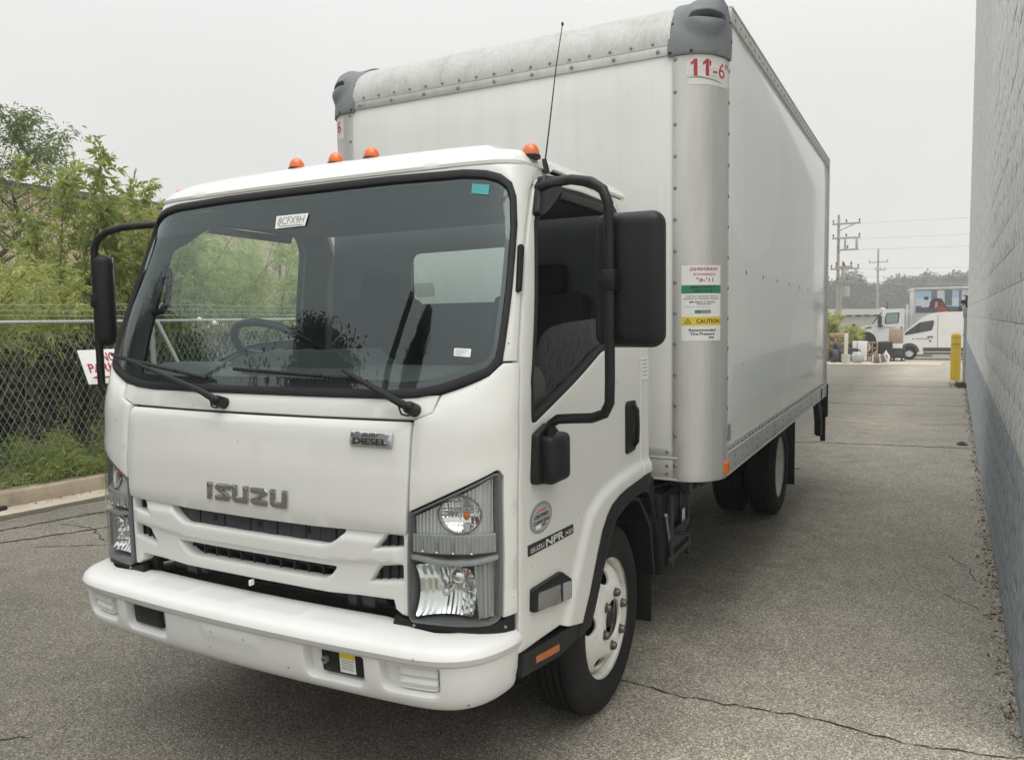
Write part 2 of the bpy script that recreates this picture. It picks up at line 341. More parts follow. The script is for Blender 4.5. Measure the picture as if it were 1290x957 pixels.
def panel(name, outline, surf, mt, parent=None, holes=(), off=0., depth=.02, bev=.004, res=.04, mir=False, disp=None, hdepth=None, hbev=None, smooth=38, build=True):
    """a sheet of the surface surf(a,b) inside an outline, with rounded edges, returns and holes"""
    o = resample(outline, res)
    if area2(o) < 0: o = o[::-1]
    H = []
    for h in holes:
        q = resample(h, res)
        if area2(q) > 0: q = q[::-1]      # clockwise, so that inset() moves into the sheet
        H.append(q)
    hb = bev if hbev is None else hbev; hd = depth if hdepth is None else hdepth
    loops = [(o, bev, depth)] + [(h, hb, hd) for h in H]
    ins = [inset(l, b) if b else l for l, b, _ in loops]
    lo, hi = o.min(0), o.max(0)
    gx = np.arange(lo[0]+res*.5, hi[0], res); gy = np.arange(lo[1]+res*.5, hi[1], res)
    G = np.array([(a, b) for a in gx for b in gy]) if len(gx) and len(gy) else np.zeros((0, 2))
    if len(G):
        k = inpoly(G, ins[0])
        for q in ins[1:]: k &= ~inpoly(G, q)
        G = G[k]
        for q in ins:
            if len(G): G = G[segdist(G, q) > res*.45]
    pts = []; edges = []
    for q in ins:
        k = len(pts); n = len(q); pts += [Vector((float(p[0]), float(p[1]))) for p in q]; edges += [(k+i, k+(i+1) % n) for i in range(n)]
    pts += [Vector((float(p[0]), float(p[1]))) for p in G]
    vo, _, fo, _, _, _ = geometry.delaunay_2d_cdt(pts, edges, [], 0, 1e-6)
    A = np.array([(p[0], p[1]) for p in vo]); F = [tuple(f) for f in fo]
    cen = np.array([A[list(f)].mean(0) for f in F]); k = inpoly(cen, ins[0])
    for q in ins[1:]: k &= ~inpoly(cen, q)
    F = [f for f, t in zip(F, k) if t]
    F = [f if area2(A[list(f)]) > 0 else f[::-1] for f in F]
    AB = [A]; OFF = [np.full(len(A), off)]; base = len(A)
    for (l, b, dp), q in zip(loops, ins):
        n = len(l)
        rings = []
        if b: rings += [(l+(q-l)*.30, off-b*.22), (l, off-b*.95)]
        if dp > b: rings.append((l, off-dp))
        # match the inset loop to cdt vertices
        d = [int(np.argmin(np.sum((A-p)**2, 1))) for p in q]; prev = d
        for R, of in rings:
            AB.append(R); OFF.append(np.full(n, of)); cur = list(range(base, base+n)); base += n
            for i in range(n):
                j = (i+1) % n
                if prev[i] == prev[j]: continue
                F.append((prev[i], cur[i], cur[j], prev[j]))
            prev = cur
    A = np.concatenate(AB); O = np.concatenate(OFF)
    if disp is not None: O = O+disp(A)
    e = 1e-3
    P = surf(A[:, 0], A[:, 1]); ta = surf(A[:, 0]+e, A[:, 1])-surf(A[:, 0]-e, A[:, 1]); tb = surf(A[:, 0], A[:, 1]+e)-surf(A[:, 0], A[:, 1]-e)
    N = np.cross(ta, tb); N /= np.maximum(np.linalg.norm(N, axis=1), 1e-12)[:, None]
    P = P+N*O[:, None]
    if mir: P = P*np.array([-1, 1, 1]); F = [f[::-1] for f in F]
    me = bpy.data.meshes.new(name); me.from_pydata(P.tolist(), [], F); finish(me, smooth)
    return link(name, me, mt, parent)
_tc = {}
def text2d(body, size=1., bold=0., shear=0., align='CENTER'):
    k = (body, bold, shear)
    if k not in _tc:
        cu = bpy.data.curves.new('text', 'FONT'); cu.body = body; cu.align_x = 'CENTER'; cu.align_y = 'CENTER'; cu.offset = bold; cu.shear = shear; cu.resolution_u = 3; cu.fill_mode = 'FRONT'
        ob = bpy.data.objects.new('text', cu); COL.objects.link(ob)
        dg = bpy.context.evaluated_depsgraph_get(); me = ob.evaluated_get(dg).to_mesh()
        V = np.array([v.co[:2] for v in me.vertices]); F = [tuple(p.vertices) for p in me.polygons]
        ob.evaluated_get(dg).to_mesh_clear(); bpy.data.objects.remove(ob); bpy.data.curves.remove(cu)
        lo, hi = V.min(0), V.max(0); V = V-(lo+hi)/2
        _tc[k] = (V, F)
    V, F = _tc[k]; return V, F
def text_on(name, body, surf, c, w, h, mt, parent=None, off=.0015, bold=0., mirror=False, rot=0., mir=False, shear=0.):
    V, F = text2d(body, 1., bold, shear); ext = V.max(0)-V.min(0)
    A = V/ext*np.array([w, h])
    if mirror: A = A*np.array([-1, 1])
    if rot: cr, sr = math.cos(rot), math.sin(rot); A = np.stack([A[:, 0]*cr-A[:, 1]*sr, A[:, 0]*sr+A[:, 1]*cr], 1)
    A = A+np.array(c); e = 1e-3
    P = surf(A[:, 0], A[:, 1]); N = np.cross(surf(A[:, 0]+e, A[:, 1])-surf(A[:, 0]-e, A[:, 1]), surf(A[:, 0], A[:, 1]+e)-surf(A[:, 0], A[:, 1]-e)); N /= np.linalg.norm(N, axis=1)[:, None]
    P = P+N*off
    if mir: P = P*np.array([-1, 1, 1])
    me = bpy.data.meshes.new(name); me.from_pydata(P.tolist(), [], F); finish(me, 0); return link(name, me, mt, parent)
def quads(name, V, mt, parent=None, nper=4):
    """many loose n-gons from an array (k, nper, 3)"""
    k = len(V); me = bpy.data.meshes.new(name); me.vertices.add(k*nper); me.vertices.foreach_set('co', V.reshape(-1).astype(np.float32))
    me.loops.add(k*nper); me.loops.foreach_set('vertex_index', np.arange(k*nper, dtype=np.int32))
    me.polygons.add(k); me.polygons.foreach_set('loop_start', np.arange(0, k*nper, nper, dtype=np.int32))
    me.update(calc_edges=True); return link(name, me, mt, parent)
def smoothtab(X, Y, wd):
    x = np.linspace(X[0], X[-1], 2001); y = np.interp(x, X, Y); k = max(1, int(wd/(x[1]-x[0]))); ker = np.ones(2*k+1)/(2*k+1)
    return x, np.convolve(np.pad(np.convolve(np.pad(y, k, 'edge'), ker, 'valid'), k, 'edge'), ker, 'valid')
def smst(x, a, b): t = np.clip((x-a)/(b-a), 0, 1); return t*t*(3-2*t)

# plain surfaces
def plane_x(X): return lambda a, b: np.stack([np.full_like(a, X), a, b], 1)           # (y,z), outside +X
def plane_y(Y): return lambda a, b: np.stack([a, np.full_like(a, Y), b], 1)           # (x,z), outside -Y

# ================================================================== BOX TRUCK
truck = empty('box_truck', (0, 0, 0))
tag(truck, 'white delivery box truck with chrome front lettering and tall cargo body', 'truck')

# ---- cab skin S(s, z): s runs round the cab from the centre of the front, z is the height
def _base(cr, P1, P2, P3):
    pts = []
    for i in range(35):
        x = .68*i/34; pts.append((x, -1.073-cr+cr*(x/.68)**2))
    P = [(.68, -1.073), P1, P2, P3]
    for i in range(1, 41):
        t = i/40; a, b, c, d = (1-t)**3, 3*t*(1-t)**2, 3*t*t*(1-t), t**3
        pts.append((a*P[0][0]+b*P[1][0]+c*P[2][0]+d*P[3][0], a*P[0][1]+b*P[1][1]+c*P[2][1]+d*P[3][1]))
    for i in range(1, 31):
        t = i/30; u = min(1, t*2); pts.append((P3[0]+(.992-P3[0])*u*(2-u), P3[1]+t*(.40-P3[1])))
    for i in range(1, 11):
        a = i/10*PI/2; pts.append((.942+.05*math.cos(a), .40+.05*math.sin(a)))
    for i in range(1, 11): pts.append((.942*(1-i/10), .45))
    return np.array(pts)
BL = _base(.020, (.822, -1.063), (.985, -1.038), (.985, -.86))
BU = _base(.015, (.93, -1.059), (1.003, -1.055), (.985, -.86))
BS = np.concatenate([[0], np.cumsum(np.hypot(*np.diff(BL, axis=0).T))])
DZx, DZy = smoothtab([0, .7, .95, 1.15, 1.363, 1.45, 1.6, 1.9, 2.2, 2.4], [0, 0, 0, .008, .033, .070, .122, .225, .330, .400], .04)
KZx, KZy = smoothtab([0, 1.5, 1.7, 1.9, 2.18, 2.4], [1, 1, .987, .964, .924, .892], .06)
_g0, _g1 = [0, .68, .757, .851, .914, .96, .984, 1.009, 1.022, 1.047, 1.064, 1.096, 1.2, 9], [0, .68, .741, .815, .874, .920, .944, .978, .990, 1.022, 1.045, 1.093, 1.2, 9]
def S(s, z):
    s = np.asarray(s, float); z = np.asarray(z, float); sg = np.where(s < 0, -1., 1.); a = np.abs(s); b = np.clip((z-1.25)/.35, 0, 1)
    u = np.interp(a, _g0, _g1); x = np.interp(a, BS, BL[:, 0])*(1-b)+np.interp(u, BS, BU[:, 0])*b; y = np.interp(a, BS, BL[:, 1])*(1-b)+np.interp(u, BS, BU[:, 1])*b
    w = np.clip((.2-y)/1.05, 0, 1); q = np.clip((z-2.03)/.19, 0, 1); y = y-.085*q*q*(3-2*q)*np.clip((y-.12)/.28, 0, 1)
    return np.stack([sg*x*np.interp(z, KZx, KZy), y+np.interp(z, DZx, DZy)*w, z+0*s], 1)
def Sp(s, z): return S(np.array([s]), np.array([z]))[0]
def Sn(s, z):
    e = 1e-3; n = np.cross(Sp(s+e, z)-Sp(s-e, z), Sp(s, z+e)-Sp(s, z-e)); return n/np.linalg.norm(n)
def sym(half): return half + [(-a, b) for a, b in half[::-1] if abs(a) > 1e-6]

# ---- windshield
WS = sym([(0, 1.428), (.3, 1.428), (.580, 1.429), (.684, 1.436), (.756, 1.452), (.832, 1.477), (.919, 1.508), (.956, 1.547), (.964, 1.592), (.980, 1.806), (.989, 1.992),
          (.982, 2.092), (.960, 2.142), (.914, 2.172), (.851, 2.189), (.757, 2.199), (.453, 2.205), (0, 2.205)])
WS = [tuple(p) for p in WS]
WSa = resample(WS, .03)
if area2(WSa) < 0: WSa = WSa[::-1]
def band(P, d0, d1, cuts=None): return inset(P, d0), inset(P, d1)
ws = panel('windshield', inset(WSa, .022), S, M['glass'], truck, off=-.003, depth=0, bev=0, res=.05)
panel('rubber_seal', WSa, S, M['rubber'], ws, holes=[inset(WSa, .030)], off=.010, depth=.045, bev=.009, res=.03)
fr_o = inset(WSa, .026); fr_i = inset(WSa, .030)
# inner edge of the black printed band, wider at the sides and the bottom
fi = inset(WSa, .048); fi[:, 1] += np.where(WSa[:, 1] < 1.6, .012, np.where(WSa[:, 1] > 2.1, .010, 0))*np.clip(1.2-np.abs(WSa[:, 0])*.8, .2, 1)
panel('frit_band', fr_o, S, M['frit'], ws, holes=[fi], off=-.008, depth=0, bev=0, res=.04)
# tinted strip at the top of the glass, and stickers
M['shade'] = glass('tint_strip_glass', (.62, .82, .86), .0)
panel('tint_strip', [(-.90, 2.062), (.90, 2.062), (.905, 2.135), (.87, 2.155), (.8, 2.166), (-.8, 2.166), (-.87, 2.155), (-.905, 2.135)], S, M['shade'], ws, off=-.006, depth=0, bev=0, res=.06)
panel('tint_sticker', [(.790, 2.112), (.862, 2.102), (.866, 2.138), (.791, 2.146)], S, M['teal'], ws, off=-.0005, depth=0, bev=0, res=.03)
st = panel('stock_sticker', [(-.102, 2.045), (.058, 2.047), (.064, 2.095), (-.110, 2.095)], S, M['white'], ws, off=.002, depth=0, bev=0, res=.02)
text_on('stock_number', '8CFX9H', S, (-.022, 2.073), .140, .030, M['inkgrey'], ws, off=.0032)
panel('underline', [(-.085, 2.0505), (.045, 2.0505), (.045, 2.0535), (-.085, 2.0535)], S, M['inkgrey'], ws, off=.0032, depth=0, bev=0, res=.03)
panel('inspection_sticker', rnd([(.776, 1.570), (.838, 1.566), (.838, 1.592), (.774, 1.595)], .004), S, M['white'], ws, off=-.0005, depth=0, bev=0, res=.03)
for i, z in enumerate((1.587, 1.581, 1.575)): panel('sticker_line', [(.782, z), (.826-.01*i, z-.002), (.826-.01*i, z-.0005), (.782, z+.0015)], S, M['inkgrey'], ws, off=.003, depth=0, bev=0, res=.03)

# ---- cowl under the windshield, hood panel, corner panels, pillars
panel('cowl_panel', sym([(0, 1.366), (.3, 1.366), (.684, 1.369), (.742, 1.393), (.752, 1.447), (.684, 1.442), (.58, 1.436), (0, 1.436)]), S, M['paint'], truck, off=0, depth=.03, res=.05)
HD = rnd(sym([(0, .990), (.3, .991), (.673, 1.001), (.682, 1.19), (.682, 1.3615), (.3, 1.359), (0, 1.358)]), .012, 3)
def hood_disp(A): return -.010*(1-smst(A[:, 1], 0.985, 1.03)) - .010*smst(A[:, 1], 1.335, 1.362)
hood = panel('hood_panel', HD, S, M['paint'], truck, off=.010, depth=.035, bev=.006, res=.035, disp=hood_disp)
CREASE = np.array([(.682, 1.350), (.72, 1.372), (.80, 1.413), (.87, 1.447), (.92, 1.480), (.945, 1.53), (.950, 1.60)])
def corner_disp(A):
    d = segdist(A, CREASE, False); up = A[:, 1] > np.interp(A[:, 0], CREASE[:, 0], CREASE[:, 1])
    return np.where(up, -.012*smst(d, 0, .045), 0)
for mir in (False, True):
    panel('corner_panel', [(.687, 1.078), (.968, 1.213), (.978, 1.211), (.992, 1.193), (.998, .94), (.992, .742), (1.047, .744), (1.051, .95), (1.050, 1.182), (1.046, 1.335), (1.030, 1.45), (1.018, 1.545), (.962, 1.545), (.948, 1.535), (.915, 1.506), (.832, 1.474), (.758, 1.449), (.748, 1.390), (.690, 1.366)],
          S, M['paint'], truck, off=.010, depth=.035, bev=.005, res=.03, mir=mir, disp=corner_disp)
    p = panel('windshield_pillar', [(.960, 1.552), (1.016, 1.552), (1.013, 1.585), (1.009, 1.739), (1.015, 1.926), (1.022, 1.998), (1.041, 2.126), (1.058, 2.172), (1.082, 2.206), (1.086, 2.225), (.70, 2.225), (.70, 2.200), (.757, 2.198), (.851, 2.187), (.912, 2.170), (.957, 2.140), (.979, 2.091), (.985, 1.992), (.977, 1.806), (.961, 1.592)],
              S, M['paint'], truck, off=.002, depth=.035, bev=.004, res=.03, mir=mir)
    panel('pillar_vent', rnd([(.990, 1.772), (1.006, 1.770), (1.009, 1.92), (.999, 1.930), (.990, 1.925)], .006, 3), S, M['black'], p, off=.014, depth=.016, bev=.004, res=.02, mir=mir)
panel('roof_header', [(-.72, 2.196), (.72, 2.196), (.72, 2.225), (-.72, 2.225)], S, M['paint'], truck, off=.001, depth=.03, bev=0, res=.05)

for mir in (False, True):
    panel('roof_side', [(1.06, 2.150), (1.30, 2.170), (2.10, 2.170), (2.20, 2.14), (2.30, 2.14), (2.455, 2.14), (2.455, 2.208), (1.06, 2.208)], S, M['paint'], truck, off=-.003, depth=.02, bev=0, res=.03, mir=mir)
# ---- roof: a height field over the outline of the cab
RZ = 2.207
_ss = np.concatenate([np.linspace(-2.44, 2.44, 241)]); ROUT = S(_ss, np.full_like(_ss, RZ))[:, :2]
ROUT = np.concatenate([ROUT, np.array([[ROUT[-1, 0]*.5, ROUT[-1, 1]], [0, ROUT[-1, 1]], [ROUT[0, 0]*.5, ROUT[-1, 1]]])])
_kf = np.interp(RZ, KZx, KZy); _df = np.interp(RZ, DZx, DZy)
FX = S(np.linspace(-1.2, 1.2, 200), np.full(200, RZ))
def roof_h(x, y):
    ax = np.abs(x); side = np.maximum(.915-ax, 0); fy = np.interp(ax, FX[100:, 0], FX[100:, 1]); df = y-fy; db = .366-y
    hf = .012*smst(df, 0, .02)+.135*(1-np.exp(-np.maximum(df, 0)/.15)); hsd = .050*(1-np.exp(-np.maximum(side, 0)/.022))+.030*smst(ax, .80, .72)+.055*(1-(ax/.9)**2)
    hb = .13*(1-np.exp(-np.maximum(db, 0)/.05))
    k = 60.; return -np.log(np.exp(-k*hf)+np.exp(-k*hsd)+np.exp(-k*hb))/k+.0183
def roof_s(a, b): return np.stack([a, b, RZ+np.maximum(roof_h(a, b)-.0, 0)], 1)
roof = panel('roof', inset(ROUT if area2(ROUT) > 0 else ROUT[::-1], -.003), roof_s, M['paint'], truck, off=0, depth=.012, bev=.0, res=.022)
def lin_s(a, b): return np.stack([a, b, RZ-.05+0*a], 1)
panel('headliner', ROUT*np.array([.97, .97])+np.array([0, -.005]), lin_s, M['trim'], truck, off=0, depth=0, bev=0, res=.1)
for x, y in ((0, -.56), (.194, -.577), (-.194, -.577), (.893, -.585), (-.893, -.585)):
    z = float(roof_s(np.array([x]), np.array([y]))[0, 2])
    b = MB().lathe([(.001, 0), (.036, 0), (.036, .010), (.032, .014), (.001, .014)], (x, y, z-.014), 'Z', 24).build('marker_light', M['black'], truck)
    MB().ell((x, y, z+.000), (.032, .032, .041), 24, 8, 0.).build('amber_dome', M['amber'], b)
an = MB().tube([(.905, -.50, 2.222), (.922, -.475, 2.42), (.932, -.45, 2.58), (.942, -.41, 2.745)], [.003, .0025, .002, .0016], 6).ell((.942, -.41, 2.745), (.005, .005, .008), 8, 6).build('antenna', M['dark'], truck)
MB().lathe([(.001, 0), (.020, 0), (.016, .02), (.008, .05), (.001, .05)], (.905, -.50, 2.205), 'Z', 16).build('antenna_base', M['black'], an)

# ---- grille
G1 = rnd([(-.427, .985), (-.392, .955), (-.350, .9325), (.350, .9325), (.392, .955), (.427, .985), (.427, 1.006), (-.427, 1.006)], [.02, .03, .03, .03, .03, .02, 0, 0], 4)
G2 = rnd([(-.387, .860), (-.362, .829), (-.324, .810), (.324, .810), (.362, .829), (.387, .860)], [.008, .03, .03, .03, .03, .008], 4)
T1 = [(.591, .993), (.656, .993), (.656, .957), (.548, .943)]
T2 = [(.562, .884), (.653, .898), (.653, .846), (.522, .828)]
gp = sym([(0, .7665), (.163, .767), (.349, .766), (.482, .774), (.614, .777), (.621, .748), (.645, .732), (.668, .729), (.673, .92), (.676, 1.003), (.674, 1.035), (0, 1.035)])
def grille_disp(A):
    ax, z = np.abs(A[:, 0]), A[:, 1]; e = .874+.02*np.clip((ax-.35)/.25, 0, 1)
    return .010*smst(z-e, 0, .014)*(1-smst(ax, .625, .66))*(1-smst(z, .960, .988))-.006*smst(z, .99, 1.01)
def grille_disp_old(A):
    ax, z = np.abs(A[:, 0]), A[:, 1]
    d = np.zeros(len(A))
    d += .010*smst(z, .905, .925)*smst(-z, -.94, -.925)*(ax < .52)       # proud upper bar
    # sloping ramps that run from the slot ends to the small corner openings
    d -= .014*smst(ax-(.40+(z-.93)*1.0), 0, .05)*smst(-(ax-(.53+(z-.93)*.9)), -.03, .0)
    return d
gr = panel('grille', gp, S, M['grillew'], truck, holes=[G1, G2, rnd(T1, .006, 3), rnd([(-a, b) for a, b in T1], .006, 3), rnd(T2, .006, 3), rnd([(-a, b) for a, b in T2], .006, 3)], off=-.004, depth=.05, bev=.010, res=.009, hbev=.010, disp=grille_disp)
# charcoal insert behind the upper slot with raised tiles, bars in the lower slot
panel('slot_insert', [(-.45, .918), (.45, .918), (.45, 1.0), (-.45, 1.0)], S, M['slat'], gr, off=-.046, depth=0, bev=0, res=.05)
for i in range(13):
    a = -.428+i*.0664
    panel('slot_tile', [(a, .922), (a+.0625, .922), (a+.0625, .999), (a, .999)], S, M['slat'], gr, off=-.034+(.003 if i % 2 else 0), depth=.014, bev=.002, res=.05)
for a in (-.213, .014, .244):
    panel('clip_hole', [(a-.008, .951), (a+.008, .951), (a+.008, .974), (a-.008, .974)], S, M['frit'], gr, off=-.029, depth=0, bev=0, res=.05)
for i in range(12):
    a = -.36+i*.0655
    panel('slot_bar', [(a-.0025, .790), (a+.0025, .790), (a+.0025, .872), (a-.0025, .872)], S, M['slat'], gr, off=-.044, depth=.05, bev=.001, res=.05)
panel('slot_rail', [(-.40, .832), (.40, .832), (.40, .837), (-.40, .837)], S, M['slat'], gr, off=-.058, depth=.02, bev=.001, res=.05)
for sg in (1, -1):
    for T, z0 in ((T1, .94), (T2, .825)):
        panel('corner_insert', [(sg*.50, z0-.004), (sg*.665, z0-.004), (sg*.665, z0+.078), (sg*.50, z0+.078)], S, M['slat'], gr, off=-.040, depth=0, bev=0, res=.05)
        for k in range(4): a = sg*(.545+k*.034); panel('insert_rib', [(a, z0-.004), (a+.005, z0-.004), (a+.005, z0+.078), (a, z0+.078)], S, M['dark'], gr, off=-.030, depth=.01, bev=0, res=.05)
panel('front_valance', sym([(0, .60), (1.03, .60), (1.035, .655), (.68, .655), (.64, .79), (0, .80)]), S, M['dark'], truck, holes=[rnd(sym([(0, .675), (.6, .675), (.6, .765), (0, .765)]), .01, 2)], off=-.05, depth=.03, bev=.003, res=.06)
panel('lamp_filler', [(.60, .660), (1.045, .660), (1.045, .745), (.955, .722), (.685, .715), (.62, .73)], S, M['black'], truck, off=.0, depth=.03, bev=.004, res=.04)
panel('lamp_filler', [(.60, .660), (1.045, .660), (1.045, .745), (.955, .722), (.685, .715), (.62, .73)], S, M['black'], truck, off=.0, depth=.03, bev=.004, res=.04, mir=True)
for sg in (1, -1):
    for a in (.695, 1.0):
        c = Sp(sg*a, .708); n = Sn(sg*a, .708); MB().ell(tuple(c+n*.002), (.006, .006, .006), 8, 4).build('screw', M['rivet'], truck)
rad = MB().box((0, -.93, .83), (1.2, .04, .40), .01).build('radiator', M['dark'], truck)
m = MB()
for i in range(9): m.box((0, -.956, .70+i*.035), (1.15, .012, .010), .002)
m.build('radiator_fins', M['slat'], rad)
MB().tube([(-.5, -1.0, .74), (-.1, -1.0, .755), (.3, -.99, .735), (.55, -1.0, .75)], .022, 10).build('crossmember_pipe', M['dark'], truck)
MB().box((.47, -1.0, .735), (.06, .05, .05), .012).box((.40, -1.0, .73), (.045, .05, .045), .012).build('front_bracket', M['slat'], truck)
MB().box((-.40, -1.0, .735), (.06, .05, .05), .012).box((-.33, -1.0, .74), (.045, .05, .045), .012).build('front_bracket', M['slat'], truck)
MB().box((-.005, -1.09, .752), (.008, .02, .020), .001).build('hood_latch', M['white'], truck)

# ---- front lettering
LW, LH, LT = .077, .063, .0215
def lt_I(x): return [[(x, 1.043), (x+.0235, 1.043), (x+.0295, 1.106), (x, 1.106)]]
def lt_U(x):
    w = LW+.004; return [rnd([(x, 1.106), (x, 1.055), (x+.012, 1.043), (x+w-.004, 1.043), (x+w, 1.048), (x+w, 1.106), (x+w-.026, 1.106), (x+w-.026, 1.0635), (x+.026, 1.0635), (x+.026, 1.106)], [0, .006, .01, .004, .004, 0, 0, .006, .006, 0], 3)]
def lt_Z(x, flip=False):
    w = LW+.003; P = [(x, 1.105), (x+w-.014, 1.105), (x+w, 1.094), (x+w, 1.083), (x+.036, 1.0635), (x+w, 1.0635), (x+w, 1.043), (x+.012, 1.043), (x, 1.053), (x, 1.065), (x+w-.036, 1.0845), (x, 1.0845)]
    if flip: P = [(2*x+w-a, b) for a, b in P][::-1]
    return [rnd(P, .005, 3)]
em = empty('front_emblem'); em.parent = truck
for nm, polys in (('letter', lt_I(-.200)), ('letter', lt_Z(-.158, True)), ('letter', lt_U(-.071)), ('letter', lt_Z(.021)), ('letter', lt_U(.113))):
    for P in polys: panel(nm, P, S, M['chromed'], em, off=.0165, depth=.009, bev=.0022, res=.02)
bd = panel('engine_badge', rnd([(.457, 1.276), (.620, 1.275), (.622, 1.323), (.459, 1.326)], .006), S, M['badge'], truck, off=.018, depth=.010, bev=.003, res=.02, disp=lambda A: .004*(1-((A[:, 1]-1.30)/.025)**2))
text_on('badge_text', 'ISUZU', S, (.538, 1.3135), .058, .0125, M['ink'], bd, off=.0215, bold=.02)
text_on('badge_text', 'DIESEL', S, (.538, 1.2925), .135, .021, M['ink'], bd, off=.0226, bold=.03)

# ---- headlights
HL = rnd([(.684, 1.071), (.966, 1.206), (.984, 1.200), (.991, .94), (.984, .738), (.953, .722), (.689, .717), (.677, .730), (.680, .94)], [.004, .02, .012, 0, .012, .02, .006, .006, 0], 4)
HLa = resample(HL, .02)
if area2(HLa) < 0: HLa = HLa[::-1]
def flute(A): return .0022*np.sin(A[:, 0]*2*PI/.0135)
def turn_disp(A):
    r = np.hypot((A[:, 0]-.852)/.078, (A[:, 1]-1.074)/.066); dome = .016*np.sqrt(np.clip(1-r*r, 0, 1))
    x = .0012*np.sin(A[:, 0]*2*PI/.009)*np.sin(A[:, 1]*2*PI/.009)
    return np.where(r < 1, dome*.8, 0)
def bowl(A):
    r2 = ((A[:, 0]-.800)/.105)**2+((A[:, 1]-.825)/.10)**2
    st = np.floor(A[:, 0]/.017); fac = .006*((A[:, 0]/.017-st)-.5)*(A[:, 1] < .90)
    return -.085+.050*np.clip(r2, 0, 2.2)+fac+.003*np.sin(A[:, 1]*2*PI/.03)*(A[:, 0] > .85)
TD = [(.852+.074*math.cos(t), 1.072+.060*math.sin(t)) for t in np.linspace(0, 2*PI, 40, endpoint=False)]
def turn_bowl(A):
    u, v = (A[:, 0]-.852)/.082, (A[:, 1]-1.072)/.068; r2 = u*u+v*v
    fu = np.floor(A[:, 0]/.0105); fv = np.floor(A[:, 1]/.0105); fac = .0035*((A[:, 0]/.0105-fu)-.5)+.0035*((A[:, 1]/.0105-fv)-.5)
    return -.058+.034*np.clip(r2, 0, 1.3)+fac*np.where(v > -.2, 1, .3)
for mir in (False, True):
    h = panel('headlight', HLa, S, M['lampgrey'], truck, off=-.115, depth=0, bev=0, res=.04, mir=mir)
    panel('lamp_frame', HLa, S, M['lampframe'], h, holes=[inset(HLa, .008)], off=.006, depth=.12, bev=.004, res=.02, mir=mir)
    panel('outer_lens', inset(HLa, .004), S, M['clear'], h, off=.0075, depth=0, bev=0, res=.03, mir=mir)
    panel('turn_lamp', [(.694, .938), (.975, .948), (.972, 1.188), (.962, 1.186), (.694, 1.060)], S, M['silver'], h, holes=[TD], off=-.026, depth=.02, bev=.002, res=.0035, mir=mir, disp=lambda A: .0022*np.sin(A[:, 0]*2*PI/.0135), smooth=60)
    panel('turn_reflector', [(.852+.082*math.cos(t), 1.072+.068*math.sin(t)) for t in np.linspace(0, 2*PI, 40, endpoint=False)], S, M['reflect'], h, off=-.014, depth=0, bev=0, res=.0042, mir=mir, disp=turn_bowl, smooth=12)
    panel('turn_frame', [(.690, .945), (.978, .952), (.978, 1.012), (.690, 1.004)], S, M['lampgrey'], h, off=-.010, depth=.012, bev=.002, res=.0045, mir=mir, disp=flute, smooth=60)
    for a in (.725, .775, .830, .890): panel('divider', [(a, .950), (a+.006, .950), (a+.006, .985), (a, .985)], S, M['inkgrey'], h, off=-.0055, depth=.004, bev=0, res=.03, mir=mir)
    for a in (.728, .778, .833, .893):
        c = Sp(a, .953)+Sn(a, .953)*-.004; c = c*np.array([-1, 1, 1]) if mir else c; MB().ell(tuple(c), (.006, .004, .004), 8, 5).build('reflex_dot', M['chrome'], h)
    panel('lamp_shelf', rnd([(.686, .922), (.80, .910), (.89, .914), (.982, .928), (.984, .944), (.89, .930), (.80, .926), (.686, .938)], .003, 2), S, M['lampgrey'], h, off=-.002, depth=.05, bev=.003, res=.02, mir=mir)
    rf = panel('reflector', rnd([(.698, .905), (.868, .911), (.900, .880), (.908, .830), (.903, .780), (.893, .745), (.698, .737)], [.008, .02, .02, .02, .02, .012, .008], 3), S, M['reflect'], h, off=0, depth=.0, bev=0, res=.009, mir=mir, disp=bowl, smooth=14)
    panel('side_strip', [(.914, .735), (.978, .742), (.984, .925), (.90, .915)], S, M['lampgrey'], h, off=-.022, depth=.06, bev=.002, res=.008, mir=mir, disp=lambda A: .004*np.sign(np.sin(A[:, 0]*2*PI/.03)), smooth=20)
    def P3(a, z, o):
        c = Sp(a, z)+Sn(a, z)*o; return tuple(c*np.array([-1, 1, 1]) if mir else c)
    MB().tube([P3(.800, .820, -.08), P3(.800, .820, -.025)], [.013, .013], 14).build('bulb', M['chrome'], h)
    MB().ell(P3(.800, .820, -.024), (.0125, .008, .0125), 12, 6).build('bulb_tip', M['silver'], h)
    MB().ell(P3(.862, .872, -.052), (.010, .008, .014), 12, 8).build('amber_reflection', M['amber'], h)  # added amber blob that imitates an amber reflection in the bowl
    MB().ell(P3(.842, .868, -.040), (.026, .018, .026), 14, 8).build('projector', M['chrome'], h)
    MB().ell(P3(.872, 1.066, -.042), (.011, .009, .015), 12, 8).build('turn_bulb', M['amber'], h)
    MB().tube([P3(a_, b_, -.021) for a_, b_ in TD+TD[:1]], .0025, 6, False).build('turn_ring', M['lampframe'], h)
    MB().tube([P3(.872, 1.040, -.046), P3(.872, 1.015, -.046)], .010, 10).build('bulb_socket', M['silver'], h)

